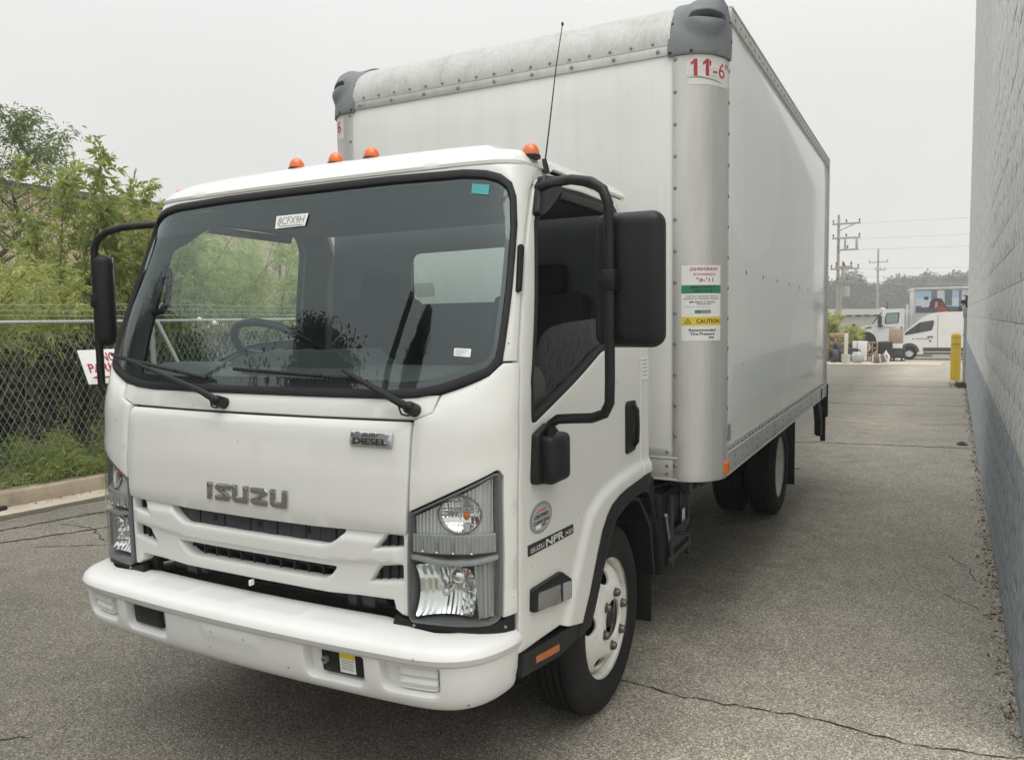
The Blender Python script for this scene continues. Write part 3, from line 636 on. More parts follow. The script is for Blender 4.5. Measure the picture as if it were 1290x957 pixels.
# ---- doors
CR = np.array([(1.371, .560), (1.371, .586), (1.422, .685), (1.506, .812), (1.605, .948), (1.69, .985), (1.767, 1.008), (1.958, 1.034), (2.10, 1.042), (2.245, 1.044), (2.46, 1.040)])
CRP = np.concatenate([CR, np.array([(2.46, .3), (1.371, .3)])])
def flare(A):
    d = segdist(A, CR, False); ins_ = inpoly(A, CRP); return np.where(ins_, .016*smst(d, 0, .045), 0)
ARCH = [(1.530, .540), (1.542, .560), (1.598, .629), (1.680, .765), (1.735, .845), (1.79, .893), (1.84, .922), (1.94, .945), (2.039, .955), (2.238, .965)]
DOOR = [(1.053, .602), (1.20, .598), (1.359, .590), (1.40, .572)] + ARCH[0:] + [(2.241, 1.05), (2.241, 1.5), (2.238, 2.05), (2.215, 2.12), (2.15, 2.178), (1.60, 2.196), (1.20, 2.194), (1.108, 2.186), (1.075, 2.168), (1.056, 2.124), (1.036, 1.997), (1.029, 1.926), (1.022, 1.739), (1.026, 1.585), (1.036, 1.46), (1.058, 1.335), (1.062, 1.182), (1.064, .951), (1.059, .717)]
WIN = rnd([(1.133, 1.346), (1.160, 1.341), (1.48, 1.453), (1.74, 1.548), (1.86, 1.566), (2.17, 1.575), (2.196, 1.62), (2.196, 2.09), (2.168, 2.152), (2.10, 2.168), (1.60, 2.176), (1.313, 2.170), (1.222, 2.142), (1.077, 2.047), (1.062, 2.02), (1.088, 1.481)], [.006, .012, .02, .02, .03, .02, .02, .04, .03, .02, 0, 0, .02, .01, .01, 0], 3)
WINa = resample(WIN, .04)
if area2(WINa) < 0: WINa = WINa[::-1]
GLS = rnd([(1.128, 1.352), (1.150, 1.347), (1.48, 1.462), (1.73, 1.555), (2.18, 1.582), (2.18, 1.70), (1.781, 1.686), (1.388, 1.670), (1.259, 1.656), (1.207, 1.645), (1.171, 1.625), (1.138, 1.579), (1.110, 1.50)], .012, 3)
for mir in (False, True):
    d = panel('door', DOOR, S, M['paint'], truck, holes=[WINa], off=.004, depth=.04, bev=.005, res=.015, hdepth=.035, mir=mir, disp=flare)
    panel('window_seal', inset(WINa, -.002), S, M['rubber'], d, holes=[inset(WINa, .020)], off=.003, depth=.03, bev=.004, res=.04, mir=mir)
    if mir: panel('door_window', inset(WINa, .016), S, M['sideglass'], d, off=-.014, depth=0, bev=0, res=.06, mir=mir)
    else: panel('door_window', GLS, S, M['sideglass'], d, off=-.014, depth=.005, bev=.0015, res=.05)   # wound part-way down
    panel('rain_guard', [(1.30, 2.118), (2.08, 2.110), (2.10, 2.150), (1.32, 2.152)], S, M['black'], d, off=.016, depth=.02, bev=.005, res=.03, mir=mir)
    # handle: black recess with a grip bar
    hd = panel('door_handle', rnd([(2.042, 1.105), (2.062, 1.094), (2.168, 1.100), (2.183, 1.118), (2.183, 1.305), (2.170, 1.321), (2.06, 1.325), (2.040, 1.312)], .012, 3), S, M['black'], d, off=.009, depth=.012, bev=.004, res=.02, mir=mir)
    def P3(a, z, o):
        c = Sp(a, z)+Sn(a, z)*o; return tuple(c*np.array([-1, 1, 1]) if mir else c)
    MB().tube([P3(2.155, 1.12, .006), P3(2.150, 1.14, .022), P3(2.145, 1.21, .026), P3(2.150, 1.28, .022), P3(2.155, 1.30, .006)], .010, 8).build('grip', M['black'], hd)
    q = panel('rear_quarter', [(2.249, .968), (2.46, .968), (2.46, 2.198), (2.20, 2.198), (2.20, 2.172), (2.232, 2.12), (2.249, 2.05)], S, M['paint'], truck, off=.004, depth=.03, bev=.004, res=.015, mir=mir, disp=flare)
    # black wheel-arch lip
    panel('arch_trim', ARCH[1:]+[(2.45, .968), (2.45, .893), (2.332, .896), (2.135, .887), (2.02, .872), (1.916, .845), (1.838, .776), (1.75, .66), (1.67, .545), (1.62, .49), (1.50, .49)], S, M['black'], truck, off=.014, depth=.09, bev=.006, res=.03, mir=mir)
    # front side lamp on the door
    lb = panel('side_lamp', rnd([(1.126, .722), (1.140, .712), (1.433, .668), (1.433, .742), (1.354, .790), (1.130, .794)], [.006, .006, .008, .01, .01, .008], 3), S, M['black'], d, off=.020, depth=.03, bev=.006, res=.02, mir=mir)
    panel('lamp_glass', rnd([(1.160, .714), (1.335, .682), (1.333, .752), (1.160, .776)], .006, 2), S, M['lampchrome'], lb, off=.0235, depth=.004, bev=.001, res=.012, mir=mir, disp=lambda A: -.003*np.sin(np.clip((A[:, 1]-.69)/.075, 0, 1)*PI))
    panel('lamp_glass', rnd([(1.352, .684), (1.418, .676), (1.418, .738), (1.352, .748)], .006, 2), S, M['lampgrey'], lb, off=.0235, depth=.004, bev=.001, res=.02, mir=mir)
    # step under the door
    sgn = -1 if mir else 1
    stp = MB().prism([(-.915, .53), (-.90, .60), (-.43, .545), (-.42, .49), (-.62, .485)], 'X', sgn*.86, sgn*1.0).build('door_step', M['black'], truck, 0)
    panel('step_marker', [(1.150, .536), (1.328, .509), (1.329, .534), (1.148, .560)], S, M['ambdark'], stp, off=.016, depth=.01, bev=.002, res=.03, mir=mir)
# door decals, driver side
dr = [o for o in truck.children if o.name.startswith('door')][0]
ds = panel('idle_sticker', [(1.2145+.083*math.cos(t), 1.016+.053*math.sin(t)) for t in np.linspace(0, 2*PI, 40, endpoint=False)], S, M['inkgrey'], dr, off=.0055, depth=0, bev=0, res=.03)
panel('sticker_disc', [(1.2145+.070*math.cos(t), 1.016+.044*math.sin(t)) for t in np.linspace(0, 2*PI, 40, endpoint=False)], S, mat('sticker_silver', (.36, .38, .40), .4), dr, off=.0062, depth=0, bev=0, res=.03)
panel('sticker_swoosh', [(1.17, 1.035), (1.20, 1.045), (1.26, 1.045), (1.25, 1.038), (1.20, 1.036)], S, mat('sticker_orange', (.55, .16, .06), .5), dr, off=.0066, depth=0, bev=0, res=.03)
text_on('sticker_text', 'CERTIFIED', S, (1.2145, 1.023), .108, .013, M['ink'], dr, off=.0070, bold=.03)
text_on('sticker_text', 'CLEAN IDLE', S, (1.2145, 1.004), .118, .013, M['ink'], dr, off=.0070, bold=.03)
panel('sticker_patch', [(1.175, .982), (1.21, .982), (1.21, .995), (1.175, .995)], S, M['white'], dr, off=.0070, depth=0, bev=0, res=.03)
panel('sticker_patch', [(1.218, .982), (1.25, .984), (1.25, .995), (1.218, .995)], S, mat('sticker_brown', (.30, .12, .06), .5), dr, off=.0070, depth=0, bev=0, res=.03)
nb = panel('model_badge', [(1.119, .906), (1.478, .897), (1.475, .931), (1.118, .943)], S, M['ink'], dr, off=.007, depth=.006, bev=.001, res=.03, disp=lambda A: flare(A)*0)
text_on('badge_text', 'ISUZU', S, (1.180, .921), .098, .016, M['printsilver'], nb, off=.0095, bold=.02, rot=-.02)
text_on('badge_text', 'NPR', S, (1.315, .9195), .145, .027, M['printsilver'], nb, off=.0095, bold=.03, rot=-.02)
text_on('badge_text', 'XD', S, (1.430, .914), .068, .014, M['printsilver'], nb, off=.0095, bold=.02, rot=-.02)
pl = panel('pillar_placard', [(2.256, 1.405), (2.36, 1.40), (2.36, 1.505), (2.256, 1.505)], S, M['white'], truck, off=.0055, depth=0, bev=0, res=.03)
for k in range(5): panel('placard_line', [(2.27, 1.42+k*.017), (2.345, 1.42+k*.017), (2.345, 1.424+k*.017), (2.27, 1.424+k*.017)], S, M['inkgrey'], pl, off=.0062, depth=0, bev=0, res=.05)

# ---- cab shell (inner skin, dark in the gaps) and back wall
hw = [inset(WSa, .02), inset(WINa, .005), inset(WINa, .005)*np.array([-1, 1])]
panel('cab_inner_shell', sym([(0, 1.22), (1.06, 1.22), (1.07, .98), (1.55, .98), (2.44, .98), (2.44, 2.2), (1.2, 2.19), (0, 2.2)]), S, M['trim'], truck, holes=hw, off=-.042, depth=0, bev=0, res=.06)
BW = rnd([(-.93, .97), (.93, .97), (.915, 1.5), (.86, 2.20), (-.86, 2.20), (-.915, 1.5)], .03)
RW = rnd([(-.34, 1.775), (.34, 1.775), (.34, 2.052), (-.34, 2.045)], .05, 5)
bw = panel('cab_back_wall', BW, plane_y(.425), M['trim'], truck, holes=[RW], off=0, depth=.03, bev=.004, res=.12)
panel('rear_window', RW, plane_y(.44), M['glass'], bw, off=0, depth=0, bev=0, res=.2)
MB().box((0, -.25, .985), (1.86, 1.35, .03)).build('cab_floor', M['dark'], truck)
MB().box((0, .15, 1.12), (1.75, .5, .24), .05).build('seat_base', M['seat'], truck)
for x in (-.48, .48):
    sb = MB().box((x, .31, 1.50), (.50, .13, .62), .05, Matrix.Rotation(-.12, 4, 'X')).build('seat_backrest', M['seat'], truck)
    MB().box((x, .36, 1.87), (.26, .10, .16), .04, Matrix.Rotation(-.12, 4, 'X')).build('headrest', M['seat'], sb)
# dashboard
dsh = MB().prism(rnd([(-.96, 1.36), (-.93, 1.43), (-.72, 1.515), (-.56, 1.515), (-.50, 1.46), (-.50, 1.10), (-.96, 1.10)], .03, 3), 'X', -.90, .90).build('dashboard', M['dash'], truck)
MB().prism([(-.48, 1.50), (-.40, 1.548), (-.20, 1.572), (.12, 1.572), (.22, 1.50)], 'Y', -.74, -.46).build('instrument_hood', M['dash'], dsh)
m = MB()
for i in range(40): m.box((-.42+i*.022, -.865, 1.462), (.010, .05, .012), 0, Matrix.Rotation(.38, 4, 'X'))
m.build('defrost_vent', M['frit'], dsh)
MB().box((-.53, -.80, 1.49), (.09, .16, .012), .004, Matrix.Rotation(.38, 4, 'X')).build('defrost_flap', M['dash'], dsh)
swc = Vector((-.33, -.54, 1.545)); R3 = Matrix.Translation(swc) @ Matrix.Rotation(math.radians(-38), 4, 'X')
sw = MB().add([], [])
ring = [R3 @ Vector((.235*math.cos(t), .235*math.sin(t), 0)) for t in np.linspace(0, 2*PI, 41)]
sw = MB().tube(ring, .017, 10, False).build('steering_wheel', M['black'], truck)
MB().tube([R3 @ Vector((-.2, -.02, 0)), R3 @ Vector((0, -.02, -.03)), R3 @ Vector((.2, -.02, 0))], .016, 8).ell(tuple(R3 @ Vector((0, -.02, -.03))), (.07, .07, .04), 16, 8).tube([R3 @ Vector((0, -.02, -.03)), R3 @ Vector((0, 0, -.28))], .035, 10).build('wheel_hub', M['black'], sw)
gb = rnd([(-.965, 1.73), (-.93, 1.735), (-.872, 1.745), (-.855, 1.78), (-.870, 1.90), (-.885, 1.93), (-.945, 1.935)], .02, 4)
MB().tube([(x, -.73+(z-1.73)*.3, z) for x, z in gb], .0135, 8).build('grab_handle', M['black'], truck)

# ---- wipers
for nm, piv, elb, end, b0, b1 in (('wiper', (.685, 1.397), (.627, 1.417), (.39, 1.511), (-.13, 1.512), (.46, 1.487)), ('wiper', (-.152, 1.392), (-.235, 1.418), (-.76, 1.540), (-.91, 1.558), (-.26, 1.475))):
    def W3(p, o): return Sp(*p)+Sn(*p)*o
    a = MB().tube([W3(piv, .030), W3(((piv[0]+elb[0])/2, (piv[1]+elb[1])/2), .040), W3(elb, .045), W3(((elb[0]+end[0])/2, (elb[1]+end[1])/2), .040), W3(end, .030)], [.013, .014, .012, .009, .006], 8)
    pc = W3(piv, .0); n = Sn(*piv)
    a.tube([pc, pc+n*.045], [.022, .020], 16).ell(tuple(pc+n*.045), (.019, .014, .019), 14, 6)
    wo = a.build(nm, M['black'], truck)
    bl = [W3((b0[0]+(b1[0]-b0[0])*t, b0[1]+(b1[1]-b0[1])*t), .018) for t in np.linspace(0, 1, 12)]
    MB().tube(bl, .0075, 6).tube([p+np.array([0, -.012, .002]) for p in bl[3:9]], .005, 6).build('wiper_blade', M['rubber'], wo)
    hose = [W3((piv[0]-.045, piv[1]+.004), .03), W3((piv[0]-.030, piv[1]-.018), .03), W3((piv[0]-.005, piv[1]-.022), .03), W3((piv[0]+.006, piv[1]-.010), .02)]
    MB().tube(hose, .0035, 6).build('washer_hose', M['rubber'], wo)

# ---- mirrors
for mir in (False, True):
    sg = -1 if mir else 1
    mr = empty('side_mirror'); mr.parent = truck
    MX = lambda x: sg*(x-(.055*min(1., max(0., (x-.95)/.25)) if mir else 0))
    arm = [(.935, -.60, 2.135), (1.00, -.66, 2.140), (1.12, -.75, 2.125), (1.20, -.785, 2.105), (1.245, -.80, 2.075), (1.264, -.805, 2.03), (1.266, -.805, 1.95), (1.266, -.805, 1.5), (1.264, -.805, 1.42), (1.245, -.80, 1.385), (1.20, -.79, 1.368), (1.12, -.765, 1.36), (1.06, -.745, 1.353), (1.030, -.735, 1.335), (1.022, -.735, 1.29)]
    MB().tube([(MX(x), y, z) for x, y, z in arm], .0165, 12).build('mirror_arm', M['black'], mr)
    rot = .02 if not mir else -.62
    body = MB().box((MX(1.309), -.735, 1.80), (.224, .090, .420), .042, rot, 5)
    for i, v in enumerate(body.v):   # back of the shell bulges
        pass
    hs_ = body.build('mirror_housing', M['black'], mr)
    MB().box((MX(1.315)+(.045*math.sin(rot)*-1), -.735+.0445*math.cos(rot), 1.80), (.180, .004, .385), .0015, rot, 1).build('mirror_glass', M['chrome'], hs_)
    MB().box((MX(1.266), -.800, 1.80), (.046, .05, .065), .008).box((MX(1.240), -.782, 1.80), (.04, .016, .02), .004).build('arm_clamp', M['black'], mr)
    # upper bracket and lower mount
    panel('upper_bracket', rnd([(1.050, 2.040), (1.066, 2.030), (1.257, 2.142), (1.262, 2.165), (1.175, 2.192), (1.085, 2.184), (1.062, 2.14)], .008, 3), S, M['black'], mr, off=.030, depth=.03, bev=.008, res=.02, mir=mir)
    m = MB()
    lm = panel('lower_mount', rnd([(1.135, 1.150), (1.150, 1.138), (1.27, 1.128), (1.31, 1.135), (1.352, 1.175), (1.356, 1.262), (1.27, 1.320), (1.222, 1.334), (1.134, 1.306)], .01, 3), S, M['black'], mr, off=.028, depth=.028, bev=.008, res=.02, mir=mir)
    MB().box((MX(1.020), -.70, 1.215), (.075, .15, .165), .022, 0., 3).build('mount_block', M['black'], lm)

# ---- bumper
def _bplan():
    pts = [(.70*i/20, -1.226+.026*(i/20)**2) for i in range(21)]; P = [(.70, -1.200), (.85, -1.189), (.995, -1.16), (1.002, -.90)]
    for i in range(1, 41):
        t = i/40; a, b, c, d = (1-t)**3, 3*t*(1-t)**2, 3*t*t*(1-t), t**3
        pts.append((a*P[0][0]+b*P[1][0]+c*P[2][0]+d*P[3][0], a*P[0][1]+b*P[1][1]+c*P[2][1]+d*P[3][1]))
    return np.array(pts)
BP = _bplan(); BPS = np.concatenate([[0], np.cumsum(np.hypot(*np.diff(BP, axis=0).T))]); BT = np.gradient(BP, axis=0); BT /= np.hypot(BT[:, 0], BT[:, 1])[:, None]; BN = np.stack([BT[:, 1], -BT[:, 0]], 1)
SEC = [(-.175, .703), (-.10, .699), (-.055, .694), (-.022, .686), (-.004, .672), (.002, .655), (-.001, .642), (-.010, .634), (-.015, .629), (-.017, .60), (-.020, .56), (-.027, .52), (-.036, .496), (-.052, .479), (-.075, .471), (-.13, .468)]
_sp = np.array(SEC); _v = np.concatenate([[0], np.cumsum(np.hypot(*np.diff(_sp, axis=0).T))])
_vx = np.linspace(0, _v[-1], 600); _ker = np.ones(13)/13
_so = np.convolve(np.pad(np.interp(_vx, _v, _sp[:, 0]), 6, 'edge'), _ker, 'valid'); _sz = np.convolve(np.pad(np.interp(_vx, _v, _sp[:, 1]), 6, 'edge'), _ker, 'valid')
BV = lambda z, lo=.16: float(np.interp(-z, -_sz[200:], _vx[200:]))
def BSf(u, v):
    # v runs from the top rear edge (negative = up) down the section; here given as minus v so that +b is up
    a = np.abs(u); sg = np.where(u < 0, -1., 1.); t = -v
    o = np.interp(t, _vx, _so); z = np.interp(t, _vx, _sz)
    shr = np.interp(a, [.9, 1.25], [1, .86]); x = np.interp(a, BPS, BP[:, 0])+np.interp(a, BPS, BN[:, 0])*o; y = np.interp(a, BPS, BP[:, 1])+np.interp(a, BPS, BN[:, 1])*o
    return np.stack([sg*x, y, z+.02*np.clip((a-.75)/.5, 0, 1)*smst(t, .05, .2)*0], 1)
UE = float(BPS[-1])-.01
vl = BV(.634); vface = BV(.630); vbot = float(_vx[-1])
bmp = empty('front_bumper'); bmp.parent = truck
top = sym([(0, -.0), (.57, 0.), (.62, -.012), (.70, -.048), (.80, -.062), (.95, -.058), (UE, -.045)])
lipo = [(a, b) for a, b in top] + [(-UE, -vl), (UE, -vl)]
lip_poly = [(UE, -vl)] + [(a, b) for a, b in reversed(sym([(0, -.0), (.57, 0.), (.62, -.012), (.70, -.048), (.80, -.062), (.95, -.058), (UE, -.045)]))]
def _ordered():
    t = [(0, 0.), (.57, 0.), (.62, -.012), (.70, -.048), (.80, -.062), (.95, -.058), (UE, -.045)]
    return [(-a, b) for a, b in t[::-1]] + t[1:] + [(UE, -vl), (-UE, -vl)]
def lip_disp(A):
    u, t = np.abs(A[:, 0]), -A[:, 1]; d = np.zeros(len(A))
    for lo, hi in ((.03, .27), (.29, .54)):       # shallow rectangles pressed into the step
        m_ = smst(u, lo, lo+.012)*smst(-u, -hi, -hi+.012)*smst(t, .028, .034)*smst(-t, -.105, -.099); d -= .004*m_
    return d
panel('bumper_step', _ordered(), BSf, M['bumper'], bmp, off=0, depth=.012, bev=.003, res=.018, disp=lip_disp)
def recess(u0, u1, z0, z1): return rnd([(u0, -BV(z0)), (u1, -BV(z0)), (u1+.006*np.sign(u1-u0)*0, -BV(z1)), (u0, -BV(z1))], [.035, .030, .010, .010], 4)
RC = {}
holes = []
for sg in (1, -1):
    a = [(sg*u, v) for u, v in recess(.340, .575, .520, .6235)]; b = [(sg*u, v) for u, v in recess(.640, .850, .530, .6235)]; holes += [a, b]
FP = [(-UE, -vface), (-UE, -vbot), (UE, -vbot), (UE, -vface)]
def face_disp(A):
    # low raised pad for a licence plate
    u, t = A[:, 0], -A[:, 1]; return .0045*smst(u, -.142, -.137)*smst(-u, -.137, -.132)*smst(t, BV(.618), BV(.614))*smst(-t, -BV(.578), -BV(.582))
panel('bumper_face', FP, BSf, M['bumper'], bmp, holes=holes, off=0, depth=.012, bev=.002, res=.018, hdepth=.040, hbev=.012, disp=face_disp)
for u in (-.085, .075):
    c = BSf(np.array([u]), np.array([-BV(.600)]))[0]; MB().ell((c[0], c[1]-.003, c[2]), (.004, .003, .004), 8, 5).build('plate_screw', M['rivet'], bmp)
for sg in (1, -1):
    bk = panel('recess_back', [(sg*u, v) for u, v in recess(.335, .58, .512, .628)], BSf, M['bumper'], bmp, off=-.039, depth=0, bev=0, res=.03)
    ib = panel('tow_cover', [(sg*u, v) for u, v in rnd([(.395, -BV(.535)), (.560, -BV(.535)), (.560, -BV(.622)), (.395, -BV(.622))], .006, 2)], BSf, M['black'], bmp, off=-.024, depth=.012, bev=.003, res=.03)
    if sg == 1:
        lb = panel('caution_label', [(.470, -BV(.545)), (.532, -BV(.545)), (.532, -BV(.616)), (.470, -BV(.616))], BSf, M['white'], ib, off=-.022, depth=0, bev=0, res=.03)
        panel('label_band', [(.470, -BV(.596)), (.532, -BV(.596)), (.532, -BV(.614)), (.470, -BV(.614))], BSf, M['yellow'], ib, off=-.0213, depth=0, bev=0, res=.03)
        for k in range(5): panel('label_line', [(.476, -BV(.588-k*.008)), (.526-.004*(k % 2), -BV(.588-k*.008)), (.526-.004*(k % 2), -BV(.591-k*.008)), (.476, -BV(.591-k*.008))], BSf, M['inkgrey'], ib, off=-.0213, depth=0, bev=0, res=.03)
        c = BSf(np.array([.425]), np.array([-BV(.585)]))[0]; MB().lathe([(.006, -.012), (.012, -.012), (.012, .01), (.006, .01)], (c[0]-.01, c[1]+.02, c[2]), 'Y', 12, True).build('tow_eye', M['rivet'], ib)
    fb = panel('fog_blank', [(sg*u, v) for u, v in rnd([(.700, -BV(.537)), (.842, -BV(.537)), (.842, -BV(.628)), (.700, -BV(.628))], .008, 2)], BSf, M['bumper'], bmp, off=-.020, depth=.02, bev=.005, res=.008, disp=lambda A: .006*np.clip(np.sin((-A[:, 1]-BV(.628))*2*PI/.030), -.6, .6))
    panel('recess_back', [(sg*u, v) for u, v in recess(.635, .855, .52, .628)], BSf, M['bumper'], bmp, off=-.039, depth=0, bev=0, res=.03)

# ---- wheels
def tire_profile(x0, w, r_out=.402, r_in=.255):
    # x0 outer sidewall plane, going inwards (-)
    P = [(r_in, -.012), (r_in+.012, -.003), (.30, .004), (.325, .006), (.345, .004), (.365, -.004), (.378, -.012), (.392, -.020), (r_out-.003, -.030), (r_out, -.040)]
    gro = []
    n = 4; inner = w-.08
    for k in range(n):
        c = -.04-inner*(k+.7)/(n+.4); g = .006
        gro += [(r_out, c+g), (r_out-.012, c+g*.7), (r_out-.012, c-g*.7), (r_out, c-g)]
    P += gro + [(r_out, -w+.04), (r_out-.003, -w+.03), (.378, -w+.012), (.345, -w-.004), (.30, -w-.004), (r_in, -w+.012)]
    return [(r, x0+h) for r, h in P]
def wheel(name, y, sg, xo, rear=False, parent=truck, dual_in=False):
    zc = .3995
    we = empty(name); we.parent = parent
    MXv = lambda V: [(sg*x, yy, z) for x, yy, z in V]
    def bld(mb, nm, mt, smooth=35):
        mb.v = MXv(mb.v); 
        if sg < 0: mb.f = [f[::-1] for f in mb.f]
        return mb.build(nm, mt, we, smooth)
    t = MB().lathe(tire_profile(xo+.012, .225), (0, y, zc), 'X', 72); 
    to = bld(t, 'tire', M['tire'], 30)
    # raised sidewall ring
    if dual_in:
        return we
    if not rear:
        rim = MB().lathe([(.262, xo+.004), (.266, xo-.002), (.262, xo-.008), (.254, xo-.010), (.247, xo-.020), (.243, xo-.055), (.232, xo-.058), (.225, xo-.055)], (0, y, zc), 'X', 64)
        dep = lambda r: np.interp(r, [0, .08, .126, .138, .150, .166, .185, .205, .222, .24], [.026, .026, .028, .030, .023, .012, .001, -.010, -.026, -.050])
    else:
        rim = MB().lathe([(.262, xo+.004), (.266, xo-.002), (.262, xo-.008), (.252, xo-.012), (.243, xo-.030), (.230, xo-.075), (.222, xo-.12), (.218, xo-.15)], (0, y, zc), 'X', 64)
        dep = lambda r: np.interp(r, [0, .08, .128, .15, .18, .21, .23], [-.135, -.135, -.137, -.142, -.15, -.158, -.16])
    ro = bld(rim, 'rim', M['rim'])
    sf = lambda a, b: np.stack([xo+dep(np.hypot(a, b)), y+a, zc+b], 1)
    circ = lambda cx, cy, rx, ry, n, rot=0.: [(cx+rx*math.cos(t)*math.cos(rot)-ry*math.sin(t)*math.sin(rot), cy+rx*math.cos(t)*math.sin(rot)+ry*math.sin(t)*math.cos(rot)) for t in np.linspace(0, 2*PI, n, endpoint=False)]
    hs_ = [circ(0, 0, .082, .082, 32)]
    for k in range(5):
        a = 2*PI*k/5+math.radians(100); hs_.append(circ(.190*math.cos(a), .190*math.sin(a), .026, .043, 20, a))
    dc = panel('wheel_disc', circ(0, 0, .236, .236, 64), sf, M['rim'], we, holes=hs_, off=0, depth=.012, bev=.003, res=.018, mir=sg < 0)
    back = MB().lathe([(.01, xo-.10 if not rear else xo-.20), (.25, xo-.10 if not rear else xo-.20)], (0, y, zc), 'X', 32); bld(back, 'brake_drum', M['dark'])
    hx = xo+.020 if not rear else xo-.135
    hub = MB().lathe([(.001, hx-.004), (.034, hx-.004), (.038, hx-.012), (.040, hx-.03), (.074, hx-.036), (.080, hx-.045), (.080, hx-.08)], (0, y, zc), 'X', 32); bld(hub, 'wheel_hub', M['dark'])
    for k in range(6):
        a = 2*PI*k/6+math.radians(18); c = (0, y+.111*math.cos(a), zc+.111*math.sin(a)); x0 = xo+float(dep(.111)) 
        nut = MB().lathe([(.001, x0+.022), (.012, x0+.022), (.013, x0+.020), (.0165, x0+.016), (.0175, x0+.013), (.0175, x0+.004), (.022, x0+.001), (.022, x0-.002)], c, 'X', 12)
        bld(nut, 'lug_nut', M['steel'], 25)
    return we
wheel('front_wheel', 0, 1, .9415); wheel('front_wheel', 0, -1, .9415)
for sg in (1, -1):
    wheel('rear_wheel', 3.81, sg, 1.045, True); wheel('inner_rear_wheel', 3.81, sg, .765, True, dual_in=True)
MB().lathe([(.001, -.8), (.06, -.8), (.06, -.25), (.17, -.15), (.19, 0), (.17, .15), (.06, .25), (.06, .8), (.001, .8)], (0, 3.81, .40), 'X', 20).build('rear_axle', M['dark'], truck)
MB().box((0, 0, .36), (1.6, .10, .10), .02).build('front_axle', M['dark'], truck)

# ---- chassis
for sg in (1, -1):
    MB().box((sg*.42, 2.2, .72), (.07, 6.2, .21), .008).build('frame_rail', M['dark'], truck)
    # inner wheel-house, front mud flap, rear mud flap
    hs_ = [(-.55, .50), (-.46, .70), (-.30, .86), (0, .93), (.30, .86), (.46, .70), (.52, .45)]
    MB().prism([(a*1.02, b) for a, b in hs_] + [(a*.98, b-.012) for a, b in hs_[::-1]], 'X', sg*.60, sg*.985).build('wheel_house', M['black'], truck, 30)
    fl = MB().box((sg*.79, .535, .50), (.36, .012, .60), .003, Matrix.Rotation(-.05, 4, 'X')).build('front_mud_flap', M['black'], truck)
    for z in (.72, .74): MB().ell((sg*.93, .525, z-.18), (.008, .006, .008), 8, 4).build('flap_bolt', M['rivet'], fl)
    fr = MB().box((sg*.87, 4.36, .47), (.44, .012, .66), .003).build('rear_mud_flap', M['black'], truck)
    MB().tube([(sg*1.02, 4.37, .30), (sg*1.10, 4.37, .285), (sg*1.13, 4.38, .29)], .006, 6).build('flap_hook', M['rivet'], fr)
    MB().box((sg*.9, .70, .80), (.04, .05, .16), .008).tube([(sg*.96, .48, .86), (sg*.965, .52, .80), (sg*.965, .60, .62)], .016, 8).build('cab_stay', M['black'], truck)
# battery and tank carrier behind the front wheel, driver side
bt = MB().box((.72, 1.02, .56), (.46, .50, .44), .03).build('battery_box', M['black'], truck)
MB().box((.80, .80, .79), (.10, .03, .025), .003).build('carrier_tag', M['rivet'], bt)
MB().tube([(.958, .80, .66), (.962, .86, .50)], .009, 8).ell((.958, .80, .66), (.013, .013, .013), 8, 6).ell((.962, .86, .50), (.013, .013, .013), 8, 6).build('support_strut', M['rivet'], bt)
MB().tube([(.80, .76, .74), (.70, .75, .62)], .006, 6).build('brake_line', M['rivet'], bt)
MB().lathe([(.001, .03), (.045, .03), (.05, .02), (.05, -.03)], (.90, 1.08, .765), 'Z', 18).build('fluid_cap', M['blue'], bt)
MB().box((.90, 1.20, .70), (.14, .22, .20), .03).tube([(.93, 1.06, .80), (.95, 1.12, .72), (.94, 1.25, .66), (.90, 1.32, .75)], .012, 8).tube([(.90, .95, .82), (.93, 1.02, .78), (.95, 1.16, .79), (.90, 1.30, .83)], .010, 8).build('fluid_tank', M['slat'], bt)
m = MB()
for pts, r_ in (([(.86, .72, .86), (.90, .78, .70), (.93, .84, .52), (.90, .92, .40)], .014), ([(.78, .70, .84), (.84, .74, .66), (.80, .77, .45)], .011), ([(.96, .98, .84), (.985, 1.05, .74), (.97, 1.2, .70)], .012), ([(.70, .72, .82), (.88, .76, .80), (.95, .90, .82), (.93, 1.1, .85)], .010), ([(.99, .90, .55), (.985, 1.1, .50), (.97, 1.25, .56)], .010)): m.tube(pts, r_, 8)
tag(m.build('hose_bundle', M['rubber'], truck), kind='stuff')
MB().box((.975, 1.02, .52), (.012, .30, .10), .004).box((.972, 1.02, .42), (.012, .42, .030), .004).box((.97, .86, .56), (.02, .03, .40), .004).box((.97, 1.18, .56), (.02, .03, .40), .004).build('battery_strap', M['slat'], bt)
MB().lathe([(.001, .16), (.07, .16), (.085, .14), (.085, -.14), (.07, -.16), (.001, -.16)], (.86, 1.46, .62), 'Y', 20).build('air_tank', M['slat'], truck)
MB().box((.968, 1.10, .60), (.004, .05, .07), .001).build('tank_label', M['white'], bt)
tk = MB().box((-.72, 1.6, .58), (.44, 1.1, .42), .06).build('fuel_tank', M['slat'], truck)
MB().box((.60, 2.35, .62), (.36, .9, .26), .05).build('muffler', M['dark'], truck)
m = MB()
for k in range(9): m.box((0, 1.1+k*.53, .835), (2.36, .06, .05), .004)
m.build('floor_crossmember', M['dark'], truck)
MB().box((0, .66, .80), (.9, .10, .30), .02).build('engine_cover', M['dark'], truck)

